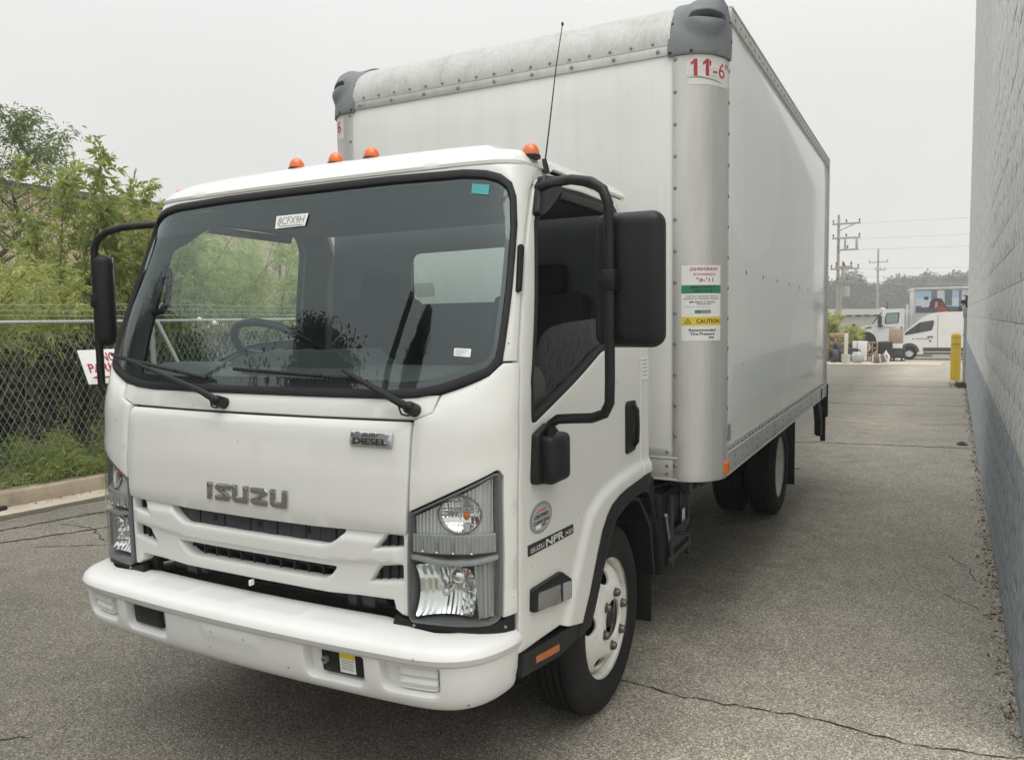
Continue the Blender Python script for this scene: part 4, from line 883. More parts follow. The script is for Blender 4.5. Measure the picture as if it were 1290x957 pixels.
# ---- cargo body
YF, YR, ZB, ZT, XB, RC_ = .785, 5.545, .852, 3.239, 1.22, .20
box = empty('cargo_body'); box.parent = truck
NZ, NY = .265, .30                         # height and depth of the curved nose
ZN = 2.985                                 # nose starts here
panel('front_sheet', [(-1.021, .975), (1.021, .975), (1.021, 2.966), (-1.021, 2.966)], plane_y(YF+.004), M['boxfront'], box, off=0, depth=.03, bev=.001, res=.4)
SD = [(YF+RC_+.01, 1.014), (YR-.05, 1.014), (YR-.05, 3.165), (YF+RC_+.01, 3.165)]
sd = panel('side_sheet', SD, plane_x(XB-.003), M['boxside'], box, off=0, depth=.03, bev=.001, res=.4)
panel('side_sheet', SD, plane_x(XB-.003), M['boxside'], box, off=0, depth=.03, bev=.001, res=.4, mir=True)
panel('vent_patch', [(1.03, 1.03), (1.105, 1.03), (1.105, 1.115), (1.03, 1.115)], plane_x(XB), M['inkgrey'], box, off=.001, depth=0, bev=0, res=.2)
m = MB()
for k in range(6): m.ell((XB-.002, 1.5+k*.52, 1.93-.006*k), (.003, .012, .012), 8, 4)
tag(m.build('plug_dots', M['rivet'], box), kind='stuff')
# rounded corner posts
NA = 14; PCX, PCY = XB-RC_, YF+RC_
def postS(a, b):
    # a: arc length round the post, 0 where the flat front flange ends
    t = np.clip(a/RC_, 0, PI/2); ex = np.minimum(a, 0); ey = np.maximum(a-RC_*PI/2, 0)
    return np.stack([PCX+RC_*np.sin(t)+ex, PCY-RC_*np.cos(t)+ey, b+0*a], 1)
AE = RC_*PI/2
for mir in (False, True):
    panel('corner_post', [(-.020, ZB-.004), (AE+.030, ZB-.004), (AE+.030, 2.975), (-.020, 2.975)], postS, M['alu'], box, off=.004, depth=.02, bev=.0015, res=.022, mir=mir, smooth=50)
    sgn = -1 if mir else 1
    m = MB()
    for k in range(14):
        z = .93+k*.1545
        m.ell((sgn*(PCX-.012+.004), YF-.004, z), (.010, .006, .010), 10, 4)
    for k in range(15):
        z = .90+k*.1545
        m.ell((sgn*(XB+.004), PCY+.018, z), (.006, .010, .010), 10, 4)
    tag(m.build('post_rivets', M['rivet'], box), kind='stuff')
    # rails
    def bx(c, s, b=.002): return ((sgn*c[0], c[1], c[2]), s, b)
    L_ = YR-PCY-.03; yc = (YR+PCY+.03)/2
    rl = MB().box(*bx((XB-.020, yc, .909), (.050, L_, .114))).box(*bx((XB-.020, yc, .990), (.046, L_, .046))).box(*bx((XB+.004, yc, .969), (.012, L_, .010), .003)).box(*bx((XB+.002, yc, .856), (.012, L_, .010), .003)).build('bottom_rail', M['alu'], box)
    m = MB()
    for k in range(42): m.ell((sgn*(XB+.003), PCY+.06+k*.106, .992), (.006, .009, .009), 8, 3)
    for k in range(14):
        y = PCY+.2+k*.32
        m.ell((sgn*(XB+.005), y, .935), (.005, .008, .008), 8, 3); m.ell((sgn*(XB+.005), y, .885), (.005, .008, .008), 8, 3)
    tag(m.build('rail_rivets', M['rivet'], box), kind='stuff')
    L2 = YR-PCY-.06; y2 = (YR+PCY+.06)/2
    MB().box(*bx((XB-.015, y2, 3.20), (.044, L2, .075))).box(*bx((XB+.002, y2, 3.236), (.018, L2, .012), .003)).build('top_rail', M['alu'], box)
    m = MB()
    for k in range(34): m.ell((sgn*(XB+.006), PCY+.14+k*.13, 3.192), (.006, .011, .011), 8, 3)
    tag(m.build('top_rail_rivets', M['rivet'], box), kind='stuff')
    MB().box(*bx((XB-.02, YR-.025, 2.05), (.056, .06, 2.40))).build('rear_post', M['alu'], box)
    m = MB()
    for k in range(26): m.ell((sgn*(XB+.008), YR-.025, 1.0+k*.085), (.004, .008, .008), 6, 3)
    tag(m.build('rear_post_rivets', M['rivet'], box), kind='stuff')
    # amber side marker on the post foot
    mk = panel('side_marker', rnd([(AE-.035, .872), (AE+.010, .872), (AE+.010, .935), (AE-.035, .935)], .006, 2), postS, M['amber'], box, off=.020, depth=.018, bev=.004, res=.01, mir=mir, disp=lambda A: .003*np.sin(A[:, 0]*2*PI/.018))
# front bottom rail with grooves
fr = MB().box((0, YF+.02, .910), (2.05, .046, .100), .002).box((0, YF+.02, .995), (2.05, .040, .046), .002).box((0, YF+.0, .966), (2.05, .014, .012), .003).box((0, YF+.0, .856), (2.05, .014, .010), .003).build('front_bottom_rail', M['alu'], box)
m = MB()
for k in range(14):
    x = -.98+k*.15
    m.ell((x, YF-.003, .996), (.009, .005, .009), 8, 4); m.ell((x, YF-.004, .925), (.009, .005, .009), 8, 4); m.ell((x, YF-.004, .885), (.009, .005, .009), 8, 4)
tag(m.build('front_rail_rivets', M['rivet'], box), kind='stuff')
# strip under the nose, nose sheet, roof
MB().box((0, YF+.012, 2.992), (2.06, .034, .052), .002).build('nose_strip', M['alu'], box)
def noseS(a, b):
    t = np.clip(b, 0, 1.25); q = np.minimum(t, 1)*PI/2
    return np.stack([a, YF-.004+NY*(1-np.cos(q))+.25*np.maximum(t-1, 0), 3.012+(NZ-.01)*np.sin(q)], 1)
panel('nose_sheet', [(-.985, 0), (.985, 0), (.985, 1.2), (-.985, 1.2)], noseS, M['nose'], box, off=.003, depth=.01, bev=.0, res=.06)
m = MB()
for k in range(17): m.ell((-.90+k*.1125, YF-.009, 3.030), (.008, .006, .008), 8, 4)
for k in range(9): m.ell((-.93+k*.232, YF-.008, 2.988), (.011, .006, .011), 8, 4)
tag(m.build('nose_rivets', M['rivet'], box), kind='stuff')
MB().box((0, (YF+NY+YR)/2+.02, 3.255), (2.40, YR-YF-NY, .03), .008).build('roof_sheet', M['boxside'], box)
MB().box((0, YR-.03, 2.05), (2.36, .04, 2.3), .004).build('rear_door', M['boxside'], box)
MB().box((0, 3.20, ZB+.05), (2.36, 4.4, .06), .004).build('body_floor', M['dark'], box)
# plastic corner caps
def capS(a, b):
    t = np.clip(b, 0, 1.15); q = np.minimum(t, 1)*PI/2
    th = np.clip(a/RC_, 0, PI/2); ex = np.minimum(a, 0); ey = np.maximum(a-RC_*PI/2, 0)
    cy_ = np.cos(th); ny = NY*(1-np.cos(q)); sx = .055*(1-np.cos(q)); drop = .02*np.sin(2*th)*np.sin(q)
    x = PCX+RC_*np.sin(th)+ex-sx*np.sin(th); y = PCY-RC_*np.cos(th)+ey+ny*cy_**1.3
    return np.stack([x, y+.1*np.maximum(t-1, 0), 2.955+(3.270-2.955)*np.sin(q)-drop], 1)
def cap_disp(A):
    r = np.hypot((A[:, 0]-AE*.45)/.155, (A[:, 1]-.50)/.36); return .004+.030*(1-smst(r, .55, 1.0))
for mir in (False, True):
    cp = panel('corner_cap', rnd([(-.045, .0), (AE+.02, .0), (AE+.10, .55), (AE+.22, 1.0), (AE+.20, 1.12), (-.045, 1.12)], .012, 2), capS, M['cap'], box, off=.012, depth=.02, bev=.004, res=.022, mir=mir, disp=cap_disp, holes=[rnd([(AE*.45-.095, .36), (AE*.45+.095, .36), (AE*.45+.08, .43), (AE*.45, .475), (AE*.45-.08, .43)], [.012, .012, .03, .03, .03], 4)], hdepth=.035, hbev=.008)
    panel('lamp_pocket', [(AE*.45-.12, .30), (AE*.45+.12, .30), (AE*.45+.12, .52), (AE*.45-.12, .52)], capS, M['cap'], cp, off=.006, depth=0, bev=0, res=.03, mir=mir)
    panel('clearance_lamp', [(AE*.45-.035, .37), (AE*.45+.035, .37), (AE*.45+.035, .43), (AE*.45-.035, .43)], capS, M['frit'], cp, off=.018, depth=.01, bev=.002, res=.02, mir=mir)
    sgn = -1 if mir else 1
    m = MB()
    for a in (-.03, .07, .19, .30):
        p = capS(np.array([a]), np.array([.03]))[0]+np.array([0, -.010, 0]); m.ell((sgn*p[0], p[1], p[2]), (.012, .010, .012), 8, 6)
    for b in (.2, .42, .64): 
        p = capS(np.array([AE+.03]), np.array([b]))[0]; m.ell((sgn*(p[0]+.014), p[1], p[2]), (.006, .010, .010), 8, 6)
    p = capS(np.array([-.03]), np.array([.35]))[0]; m.ell((sgn*p[0], p[1]-.016, p[2]), (.008, .006, .008), 8, 5)
    tag(m.build('cap_bolts', M['dark'], cp), kind='stuff')
# decals on the driver-side post: warning sticker, height number
u0, u1 = .024, .234
def onpost(nm, a0, a1, z0, z1, mt, off=.0052): return panel(nm, [(a0, z0), (a1, z0), (a1, z1), (a0, z1)], postS, mt, box, off=off, depth=0, bev=0, res=.02)
uc = (u0+u1)/2
onpost('warning_sticker', u0, u1, 1.563, 1.937, M['white'])
text_on('sticker_text', 'WARNING', postS, (uc+.01, 1.919), .150, .018, M['red'], box, off=.0058, bold=.02, mirror=True)
text_on('sticker_text', 'CLEARANCE', postS, (uc+.01, 1.893), .118, .013, M['red'], box, off=.0058, bold=.015, mirror=True)
text_on('sticker_text', "11'-6\"", postS, (uc+.01, 1.866), .090, .021, M['red'], box, off=.0058, bold=.02, mirror=True)
onpost('sticker_band', u0, u1, 1.799, 1.840, M['green'], .0056)
text_on('sticker_text', 'EMERGENCY', postS, (uc, 1.829), .130, .012, M['ink'], box, off=.006, bold=.015)
text_on('sticker_text', 'SERVICE', postS, (uc, 1.811), .095, .012, M['ink'], box, off=.006, bold=.015)
text_on('sticker_text', 'Call for Customer Service', postS, (uc, 1.786), .165, .010, M['ink'], box, off=.0058)
text_on('sticker_text', 'Number for Roadside Assistance', postS, (uc, 1.774), .185, .010, M['ink'], box, off=.0058)
text_on('sticker_text', '800 RENT A TRUCK', postS, (uc, 1.756), .135, .009, M['ink'], box, off=.0058, bold=.025)
onpost('sticker_rule', uc-.030, uc+.042, 1.743, 1.748, M['inkgrey'], .0058)
onpost('sticker_rule', u0+.01, u0+.14, 1.730, 1.732, M['inkgrey'], .0056)
onpost('sticker_logo', uc-.042, uc+.042, 1.699, 1.717, M['inkgrey'], .0056)
onpost('sticker_logo', uc-.038, uc-.012, 1.702, 1.714, M['green'], .0059)
onpost('sticker_band', u0, u1, 1.639, 1.683, M['yellow'], .0056)
text_on('sticker_text', 'CAUTION', postS, (uc+.030, 1.661), .128, .022, M['ink'], box, off=.006, bold=.02)
panel('caution_triangle', [(u0+.012, 1.649), (u0+.048, 1.649), (u0+.030, 1.676)], postS, M['ink'], box, off=.006, depth=0, bev=0, res=.02)
panel('caution_triangle', [(u0+.018, 1.652), (u0+.042, 1.652), (u0+.030, 1.671)], postS, M['yellow'], box, off=.0064, depth=0, bev=0, res=.02)
onpost('triangle_mark', u0+.0285, u0+.0315, 1.655, 1.665, M['ink'], .0068)
text_on('sticker_text', 'Recommended', postS, (uc, 1.617), .140, .014, M['ink'], box, off=.0058, bold=.025)
text_on('sticker_text', 'Tire Pressure', postS, (uc, 1.598), .128, .014, M['ink'], box, off=.0058, bold=.025)
text_on('sticker_text', 'PSI', postS, (uc+.045, 1.579), .028, .012, M['ink'], box, off=.0058, bold=.025)
M['worn'] = mat('worn_sticker', (.70, .70, .67), .55, dirt=(.30, .29, .28), dscale=9., damt=.55, stretch=(1, 1, 4))
for mir in (False, True):
    hp = panel('height_sticker', [(.045, 2.812), (.318, 2.808), (.318, 2.946), (.045, 2.958)], postS, M['worn'], box, off=.0052, depth=0, bev=0, res=.02, mir=mir)
if True:
    f = (lambda a, b: postS(a, b))
    for a_ in (.066, .124): panel('height_number', [(a_+.014, 2.853), (a_+.032, 2.853), (a_+.032, 2.933), (a_+.018, 2.933), (a_+.0, 2.915), (a_, 2.903), (a_+.014, 2.912)], f, M['red'], box, off=.0060, depth=0, bev=0, res=.03)
    text_on('height_number', "'-6\"", f, (.228, 2.888), .140, .076, M['red'], box, off=.0060, bold=.0)
    text_on('height_number', '6', lambda a, b: postS(a, b)*np.array([-1, 1, 1]), (.10, 2.888), -.050, .075, M['red'], box, off=-.0060, bold=.02)
panel('sticker_tear', [(.045, 2.845), (.10, 2.852), (.19, 2.838), (.26, 2.822), (.19, 2.831), (.10, 2.843)], postS, M['inkgrey'], box, off=.0058, depth=0, bev=0, res=.02)
# lift-gate bracket at the rear corner
for sg in (1, -1):
    MB().box((sg*1.19, YR+.03, .80), (.10, .05, .34), .004).build('liftgate_plate', M['dark'], box)
    MB().box((sg*1.17, YR-.10, .60), (.05, .12, .30), .004).build('liftgate_link', M['dark'], box)
    MB().box((sg*1.215, YR-.42, .90), (.03, .06, .12), .003).build('rail_hook', M['dark'], box)
    MB().box((sg*1.19, YR+.065, .62), (.05, .03, .5), .004).build('liftgate_runner', M['dark'], box)
    MB().prism([(YR-.28, .80), (YR-.20, .86), (YR-.06, .60), (YR-.06, .46), (YR-.14, .46), (YR-.14, .58)], 'X', sg*1.13, sg*1.19).build('liftgate_arm', M['slat'], box)
MB().box((.80, YR-.75, .76), (.5, .5, .14), .01).build('underbody_box', M['dark'], truck)
MB().box((0, YR+.02, .90), (2.3, .06, .10), .006).build('rear_sill', M['dark'], box)

# ================================================================== GROUND
def gz(y): return -np.clip(np.asarray(y, float)-17, 0, 28)*.025
def asphalt():
    m = bpy.data.materials.new('aged_asphalt'); m.use_nodes = True; nt = m.node_tree; lk = nt.links.new; b = nt.nodes['Principled BSDF']
    tc = nd(m, 'ShaderNodeTexCoord'); P = tc.outputs['Object']
    def ramp(fac, *st):
        r = nd(m, 'ShaderNodeValToRGB'); e = r.color_ramp.elements
        while len(e) < len(st): e.new(.5)
        for k, (p, c) in enumerate(st): e[k].position = p; e[k].color = (*c, 1)
        lk(fac, r.inputs['Fac']); return r.outputs['Color']
    v = nd(m, 'ShaderNodeTexVoronoi', Scale=168.); lk(P, v.inputs['Vector'])
    sp = nd(m, 'ShaderNodeSeparateColor'); lk(v.outputs['Color'], sp.inputs[0])
    stones = ramp(sp.outputs['Red'], (0, (.19, .172, .142)), (.30, (.35, .319, .266)), (.64, (.45, .412, .346)), (.84, (.58, .535, .455)), (1., (.86, .81, .71)))
    edge = ramp(v.outputs['Distance'], (.0, (1, 1, 1)), (.45, (.9, .9, .9)), (.75, (.45, .44, .42)))
    mul = nd(m, 'ShaderNodeMixRGB', blend_type='MULTIPLY'); mul.inputs[0].default_value = .55; lk(stones, mul.inputs[1]); lk(edge, mul.inputs[2])
    # worn wheel tracks, patches and stains
    n1 = nd(m, 'ShaderNodeTexNoise', Scale=.55, Detail=6., Roughness=.62); lk(P, n1.inputs['Vector'])
    n2 = nd(m, 'ShaderNodeTexNoise', Scale=4., Detail=8., Roughness=.7); lk(P, n2.inputs['Vector'])
    big = ramp(n1.outputs['Fac'], (.3, (.80, .80, .80)), (.7, (1.12, 1.11, 1.09))); med = ramp(n2.outputs['Fac'], (.3, (.86, .86, .86)), (.7, (1.10, 1.10, 1.10)))
    m2 = nd(m, 'ShaderNodeMixRGB', blend_type='MULTIPLY'); m2.inputs[0].default_value = 1; lk(mul.outputs[0], m2.inputs[1]); lk(big, m2.inputs[2])
    m3 = nd(m, 'ShaderNodeMixRGB', blend_type='MULTIPLY'); m3.inputs[0].default_value = 1; lk(m2.outputs[0], m3.inputs[1]); lk(med, m3.inputs[2])
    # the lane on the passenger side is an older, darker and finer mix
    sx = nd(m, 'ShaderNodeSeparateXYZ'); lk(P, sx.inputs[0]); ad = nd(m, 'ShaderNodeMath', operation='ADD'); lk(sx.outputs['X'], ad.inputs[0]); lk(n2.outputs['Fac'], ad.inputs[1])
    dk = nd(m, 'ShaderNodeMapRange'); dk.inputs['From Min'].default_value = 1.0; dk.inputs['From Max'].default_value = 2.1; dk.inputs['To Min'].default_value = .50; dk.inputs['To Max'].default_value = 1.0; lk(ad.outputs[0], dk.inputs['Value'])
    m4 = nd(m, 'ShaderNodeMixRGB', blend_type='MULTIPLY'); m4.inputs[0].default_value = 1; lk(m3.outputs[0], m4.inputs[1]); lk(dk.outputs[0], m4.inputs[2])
    # the paving gets darker towards the front left, with an uneven edge
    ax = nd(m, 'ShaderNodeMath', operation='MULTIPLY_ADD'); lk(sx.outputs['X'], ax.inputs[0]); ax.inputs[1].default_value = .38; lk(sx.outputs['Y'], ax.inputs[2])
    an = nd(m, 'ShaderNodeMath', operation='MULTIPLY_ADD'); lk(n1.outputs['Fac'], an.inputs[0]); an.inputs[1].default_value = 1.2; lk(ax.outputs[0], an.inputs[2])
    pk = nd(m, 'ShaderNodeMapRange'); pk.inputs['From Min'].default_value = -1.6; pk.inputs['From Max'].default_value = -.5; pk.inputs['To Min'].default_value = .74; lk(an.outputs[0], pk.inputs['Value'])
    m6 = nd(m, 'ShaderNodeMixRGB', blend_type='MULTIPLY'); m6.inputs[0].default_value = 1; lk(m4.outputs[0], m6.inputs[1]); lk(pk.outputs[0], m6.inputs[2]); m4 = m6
    # oil drips
    n3 = nd(m, 'ShaderNodeTexVoronoi', Scale=.9, Randomness=1.); lk(P, n3.inputs['Vector'])
    oil = ramp(n3.outputs['Distance'], (.0, (.35, .35, .35)), (.035, (.45, .45, .45)), (.06, (1, 1, 1)))
    m5 = nd(m, 'ShaderNodeMixRGB', blend_type='MULTIPLY'); m5.inputs[0].default_value = .0; lk(m4.outputs[0], m5.inputs[1]); lk(oil, m5.inputs[2])
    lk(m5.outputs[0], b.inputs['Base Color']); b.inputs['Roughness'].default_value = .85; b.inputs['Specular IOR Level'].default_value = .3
    bp = nd(m, 'ShaderNodeBump', Strength=.55, Distance=.004); lk(v.outputs['Distance'], bp.inputs['Height']); bp.invert = True; lk(bp.outputs['Normal'], b.inputs['Normal'])
    return m
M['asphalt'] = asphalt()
M['concrete'] = mat('kerb_concrete', (.34, .285, .21), .9, var=.18, vscale=5., bump=.4, bscale=90., dirt=(.14, .105, .07), dscale=2.2, damt=.85)
M['gutter'] = mat('gutter_concrete', (.44, .39, .31), .9, var=.12, vscale=7., bump=.4, bscale=90., dirt=(.24, .20, .15), dscale=3., damt=.6)
M['soil'] = mat('leafy_soil', (.045, .036, .024), .95, var=.5, vscale=9., bump=.6, bscale=40.)
M['crack'] = mat('crack_filling', (.022, .020, .018), .95, var=.4, vscale=20.)
M['dust'] = mat('pale_gravel_edge', (.46, .41, .31), .95, var=.18, vscale=3.)

ys = sorted(set([-60, -30, -15, -8, -4, 0, 4, 8, 12, 15, 17, 20, 24, 28, 32, 36, 40, 45, 55, 80, 120, 200, 320, 480]))
xs = [-420, -200, -100, -60, -30, -15, -8, -4, 0, 2, 4, 8, 15, 30, 60, 120, 220, 420]
V = [(x, y, float(gz(y))) for y in ys for x in xs]; nx = len(xs)
F = [(j*nx+i, j*nx+i+1, (j+1)*nx+i+1, (j+1)*nx+i) for j in range(len(ys)-1) for i in range(nx-1)]
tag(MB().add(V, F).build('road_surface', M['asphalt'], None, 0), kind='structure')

# ---- kerb on the left, skewed to the truck
KS = .11
def kx(y, o): return -5.455+KS*(y-1.0)+o
def strip(name, prof, y0, y1, mt, step=1.0, jit=0., parent=None, kind='structure'):
    n = int((y1-y0)/step)+1; V = []; F = []; k = len(prof)
    for i in range(n):
        y = y0+i*step
        for o, z in prof: V.append((kx(y, o)+random.uniform(-jit, jit), y, z+float(gz(y))+random.uniform(-jit, jit)*.3))
    for i in range(n-1):
        for j in range(k-1): F.append((i*k+j, (i+1)*k+j, (i+1)*k+j+1, i*k+j+1))
    o = MB().add(V, F).build(name, mt, parent, 40)
    if kind: tag(o, kind=kind)
    return o
kerb = empty('kerb'); tag(kerb, kind='structure')
for k in range(18):      # cast lengths with open joints
    y0 = -12+k*2.4
    strip('kerb_length', [(-.225, -.05), (-.222, .135), (-.205, .150), (-.045, .152), (-.022, .146), (-.010, .130), (0, .02), (.004, -.02)], y0+.006, y0+2.394, M['concrete'], .398, .003, kerb, None)
    strip('gutter_slab', [(.003, -.02), (.004, .010), (.05, .006), (.30, .014), (.318, .008), (.320, -.03)], y0+.004, y0+2.396, M['gutter'], .398, .003, kerb, None)
# soil behind the kerb
V = []; F = []
yy = np.arange(-14, 40.1, 1.5); oo = [-.222, -.6, -1.2, -2.2, -4, -8, -20, -60]
for y in yy:
    for o in oo: V.append((kx(y, o), y, .12+.05*random.random()*(o < -.3)+float(gz(y))))
k = len(oo); F = [(j*k+i+1, j*k+i, (j+1)*k+i, (j+1)*k+i+1) for j in range(len(yy)-1) for i in range(k-1)]
tag(MB().add(V, F).build('verge_ground', M['soil'], None, 40), kind='structure')

# ---- cracks: thin ragged ribbons lying in the pavement
def crack(pts, wdt, z=.004, seg=.035, wob=.022):
    pts = [np.array(p, float) for p in pts]; C = []
    for a, b in zip(pts[:-1], pts[1:]):
        n = max(2, int(np.hypot(*(b-a))/seg))
        for i in range(n): C.append(a+(b-a)*i/n)
    C.append(pts[-1]); C = np.array(C); n = len(C)
    off = np.cumsum(RNG.normal(0, wob*.5, (n, 2)), 0); off -= np.linspace(0, 1, n)[:, None]*off[-1]; off *= .6; C = C+off+RNG.normal(0, wob*.25, (n, 2))
    T = np.gradient(C, axis=0); T /= np.maximum(np.hypot(T[:, 0], T[:, 1]), 1e-6)[:, None]; N = np.stack([-T[:, 1], T[:, 0]], 1)
    w_ = wdt*(.35+RNG.random(n)*.9)*.5; w_[0] = w_[-1] = .0008
    A = C+N*w_[:, None]; B = C-N*w_[:, None]
    V = [(a[0], a[1], z+float(gz(a[1]))) for a in A]+[(a[0], a[1], z+float(gz(a[1]))) for a in B]
    F = [(i, n+i, n+i+1, i+1) for i in range(n-1)]; return V, F
m = MB()
for pts, wd in (([(.80, .27), (1.25, .24), (1.7, .30), (2.1, .26), (2.55, .33)], .008), ([(-2.2, 7.55), (.6, 7.85), (1.7, 7.98), (2.66, 8.06)], .030), ([(-1, 12.8), (2.84, 13.1)], .03), ([(-6.2, 17.2), (2.9, 17.2)], .06),
                ([(2.30, 3.05), (2.42, 2.72), (2.46, 2.45)], .006), ([(2.22, 2.2), (2.38, 2.05), (2.45, 1.95)], .006), ([(2.0, 10.2), (2.75, 10.4)], .02), ([(.9, 15.2), (2.9, 15.6)], .03),
                ([(-5.1, -.6), (-4.7, .8), (-4.3, 2.2), (-3.9, 4.6), (-3.6, 8)], .035), ([(-4.85, .2), (-4.35, .25), (-4.05, .05), (-3.75, -.25), (-3.2, -.35)], .030), ([(-4.3, .2), (-3.9, 1.0), (-3.6, 2.0), (-3.4, 3.2)], .022),
                ([(-5.6, -1.6), (-4.6, -.55), (-4.0, -.1)], .022), ([(-4.1, -1.4), (-3.4, -.9), (-2.8, -.85)], .012), ([(-3.9, .4), (-3.3, .7), (-3.0, 1.6)], .012), ([(-3.0, -1.9), (-2.2, -1.45), (-1.6, -1.5), (-1.1, -1.30)], .010),
                ([(-4.6, 1.2), (-4.1, 1.5), (-3.7, 1.2)], .010), ([(-4.9, -2.1), (-4.3, -1.7), (-3.9, -1.8)], .012), ([(-4.4, .9), (-4.0, .95), (-3.55, .75)], .010)):
    m.add(*crack(pts, wd))
tag(m.build('pavement_crack', M['crack'], None, 0), kind='structure')
# ragged dark joint between gutter and asphalt
n = 260; yv = np.linspace(-10, 24, n); a = RNG.random(n)*.05; b_ = RNG.random(n)*.07
V = [(kx(y, .318)-.004*0, y, .0045+float(gz(y))) for y in yv]+[(kx(y, .318)+.11+float(bb), y, .0045+float(gz(y))) for y, bb in zip(yv, b_)]
tag(MB().add(V, [(i, n+i, n+i+1, i+1) for i in range(n-1)]).build('gutter_joint', mat('silted_joint', (.085, .072, .055), .95, var=.35, vscale=14.), None, 0), kind='structure')
# pale gravel edge by the far yard
V = [(-9, 31.6, float(gz(31.6))+.012), (2.6, 32.0, float(gz(32))+.012), (2.9, 36.5, float(gz(36.5))+.012), (-9, 36, float(gz(36))+.012)]
tag(MB().add(V, [(0, 1, 2, 3)]).build('gravel_strip', M['dust'], None, 0), kind='structure')
# oil spots and litter by the wall
for x, y, r in ((.52, -1.62, .035), (.53, -1.98, .030), (.0, -1.5, .02)):
    a = np.linspace(0, 2*PI, 18, endpoint=False); rr = r*(.75+.5*RNG.random(18))
    tag(MB().add([(x+q*math.cos(t)*1.3, y+q*math.sin(t)*.8, .0045) for q, t in zip(rr, a)], [tuple(range(18))]).build('oil_spot', mat('oil_stain', (.012, .011, .010), .5), None, 0), kind='structure')

# ================================================================== BLOCK WALL (right)
WALLX = lambda y: 2.497+.0268*y
wall = empty('block_building'); tag(wall, 'long block building wall, painted pale grey above a bare dark base', 'building')
BHt, BLn = .2032, .4064
wa = math.atan(.0268); wdir = np.array([math.sin(wa), math.cos(wa), 0]); wnor = np.array([-math.cos(wa), math.sin(wa), 0])
WY0 = .32; W0 = np.array([WALLX(WY0), WY0, 0.]); WLEN = (19.40-WY0)/math.cos(wa)
def wallmat(name, c, dirtc, rough, pit):
    m = mat(name, c, rough, var=.10, vscale=7., bump=1., bscale=55., dirt=dirtc, dscale=11., damt=.55)
    nt = m.node_tree; lk = nt.links.new; b = nt.nodes['Principled BSDF']
    old = b.inputs['Base Color'].links[0].from_socket; tc = nd(m, 'ShaderNodeTexCoord')
    mp = nd(m, 'ShaderNodeMapping'); mp.inputs['Scale'].default_value = (26, 26, 7); mp.inputs['Rotation'].default_value = (.35, 0, 0); lk(tc.outputs['Object'], mp.inputs['Vector'])
    n = nd(m, 'ShaderNodeTexNoise', Scale=1., Detail=3.); lk(mp.outputs['Vector'], n.inputs['Vector'])
    r = nd(m, 'ShaderNodeValToRGB'); r.color_ramp.elements[0].position = .59; r.color_ramp.elements[1].position = .66; r.color_ramp.elements[0].color = (1, 1, 1, 1); r.color_ramp.elements[1].color = (pit, pit, pit, 1); lk(n.outputs['Fac'], r.inputs['Fac'])
    x = nd(m, 'ShaderNodeMixRGB', blend_type='MULTIPLY'); x.inputs[0].default_value = 1; lk(old, x.inputs[1]); lk(r.outputs['Color'], x.inputs[2]); lk(x.outputs[0], b.inputs['Base Color']); return m
M['wallp'] = wallmat('painted_block', (.74, .75, .735), (.44, .45, .46), .85, .42)
M['wallb'] = wallmat('bare_block', (.35, .39, .43), (.56, .58, .59), .9, .5)
M['mortar'] = mat('mortar', (.36, .37, .37), .95, var=.1)
def block_mesh(mt, seed, nx=7, nz=5, hgt=BHt, ln=BLn):
    r = np.random.default_rng(seed); g = .0018
    V = []; F = []
    for j in range(nz+1):
        for i in range(nx+1):
            u = g+(ln-2*g)*i/nx; v = g+(hgt-2*g)*j/nz; e = min(i, nx-i, j, nz-j)
            V.append((u, v, (.0095 if e == 0 else .008+.008*r.random())))
    for j in range(nz):
        for i in range(nx): k = j*(nx+1)+i; F.append((k, k+1, k+nx+2, k+nx+1))
    ring = [i for i in range(nx+1)]+[j*(nx+1)+nx for j in range(1, nz+1)]+[nz*(nx+1)+i for i in range(nx-1, -1, -1)]+[j*(nx+1) for j in range(nz-1, 0, -1)]
    b0 = len(V)
    for k in ring: V.append((V[k][0], V[k][1], -.02))
    n = len(ring)
    for i in range(n): F.append((ring[i], b0+i, b0+(i+1) % n, ring[(i+1) % n]))
    return V, F
def to_world(V, along, z):       # local (u along wall, v up, w out of the wall)
    return [tuple(wdir*(along+u)+np.array([0, 0, z+v])+wnor*w_) for u, v, w_ in V]
NROW = 54; cand = []
cam_p = np.array([2.13, -3.08, 1.68])
for r_ in range(NROW):
    o = -BLn*.5*(r_ % 2)
    for c in range(int(WLEN/BLn)+2):
        a = o+c*BLn
        if a < -.01 and a+BLn < .05: continue
        a0 = max(a, 0); l = min(a+BLn, WLEN)-a0
        if l < .05: continue
        cp = W0+wdir*(a0+l/2)+np.array([0, 0, r_*BHt+.1]); cand.append((a0, l, r_, float(np.linalg.norm(cp-cam_p)), float(cp[1])))
def infront(c): return c[4] > .2 and c[2]*BHt < 1.3+ (c[4]+3.1)*.66
vis = sorted([c for c in cand if infront(c) and abs(c[1]-BLn) < .01], key=lambda c: c[3])[:300]
vset = set((c[0], c[2]) for c in vis)
protos = {}
for k, (mt, nm) in enumerate(((M['wallb'], 'b'), (M['wallp'], 'p'))):
    for s_ in range(6):
        V, F = block_mesh(mt, 10*k+s_); me = bpy.data.meshes.new('block'); me.from_pydata(to_world(V, 0, 0), [], F); finish(me, 50); me.materials.append(mt); protos[(nm, s_)] = me
rs = random.Random(4)
for a0, l, r_, d, y in vis:
    nm = 'b' if r_ < 5 else 'p'
    o = bpy.data.objects.new('block', protos[(nm, rs.randrange(6))]); COL.objects.link(o); o.parent = wall
    o.location = tuple(W0+wdir*a0+np.array([0, 0, r_*BHt])+wnor*rs.uniform(-.002, .002))
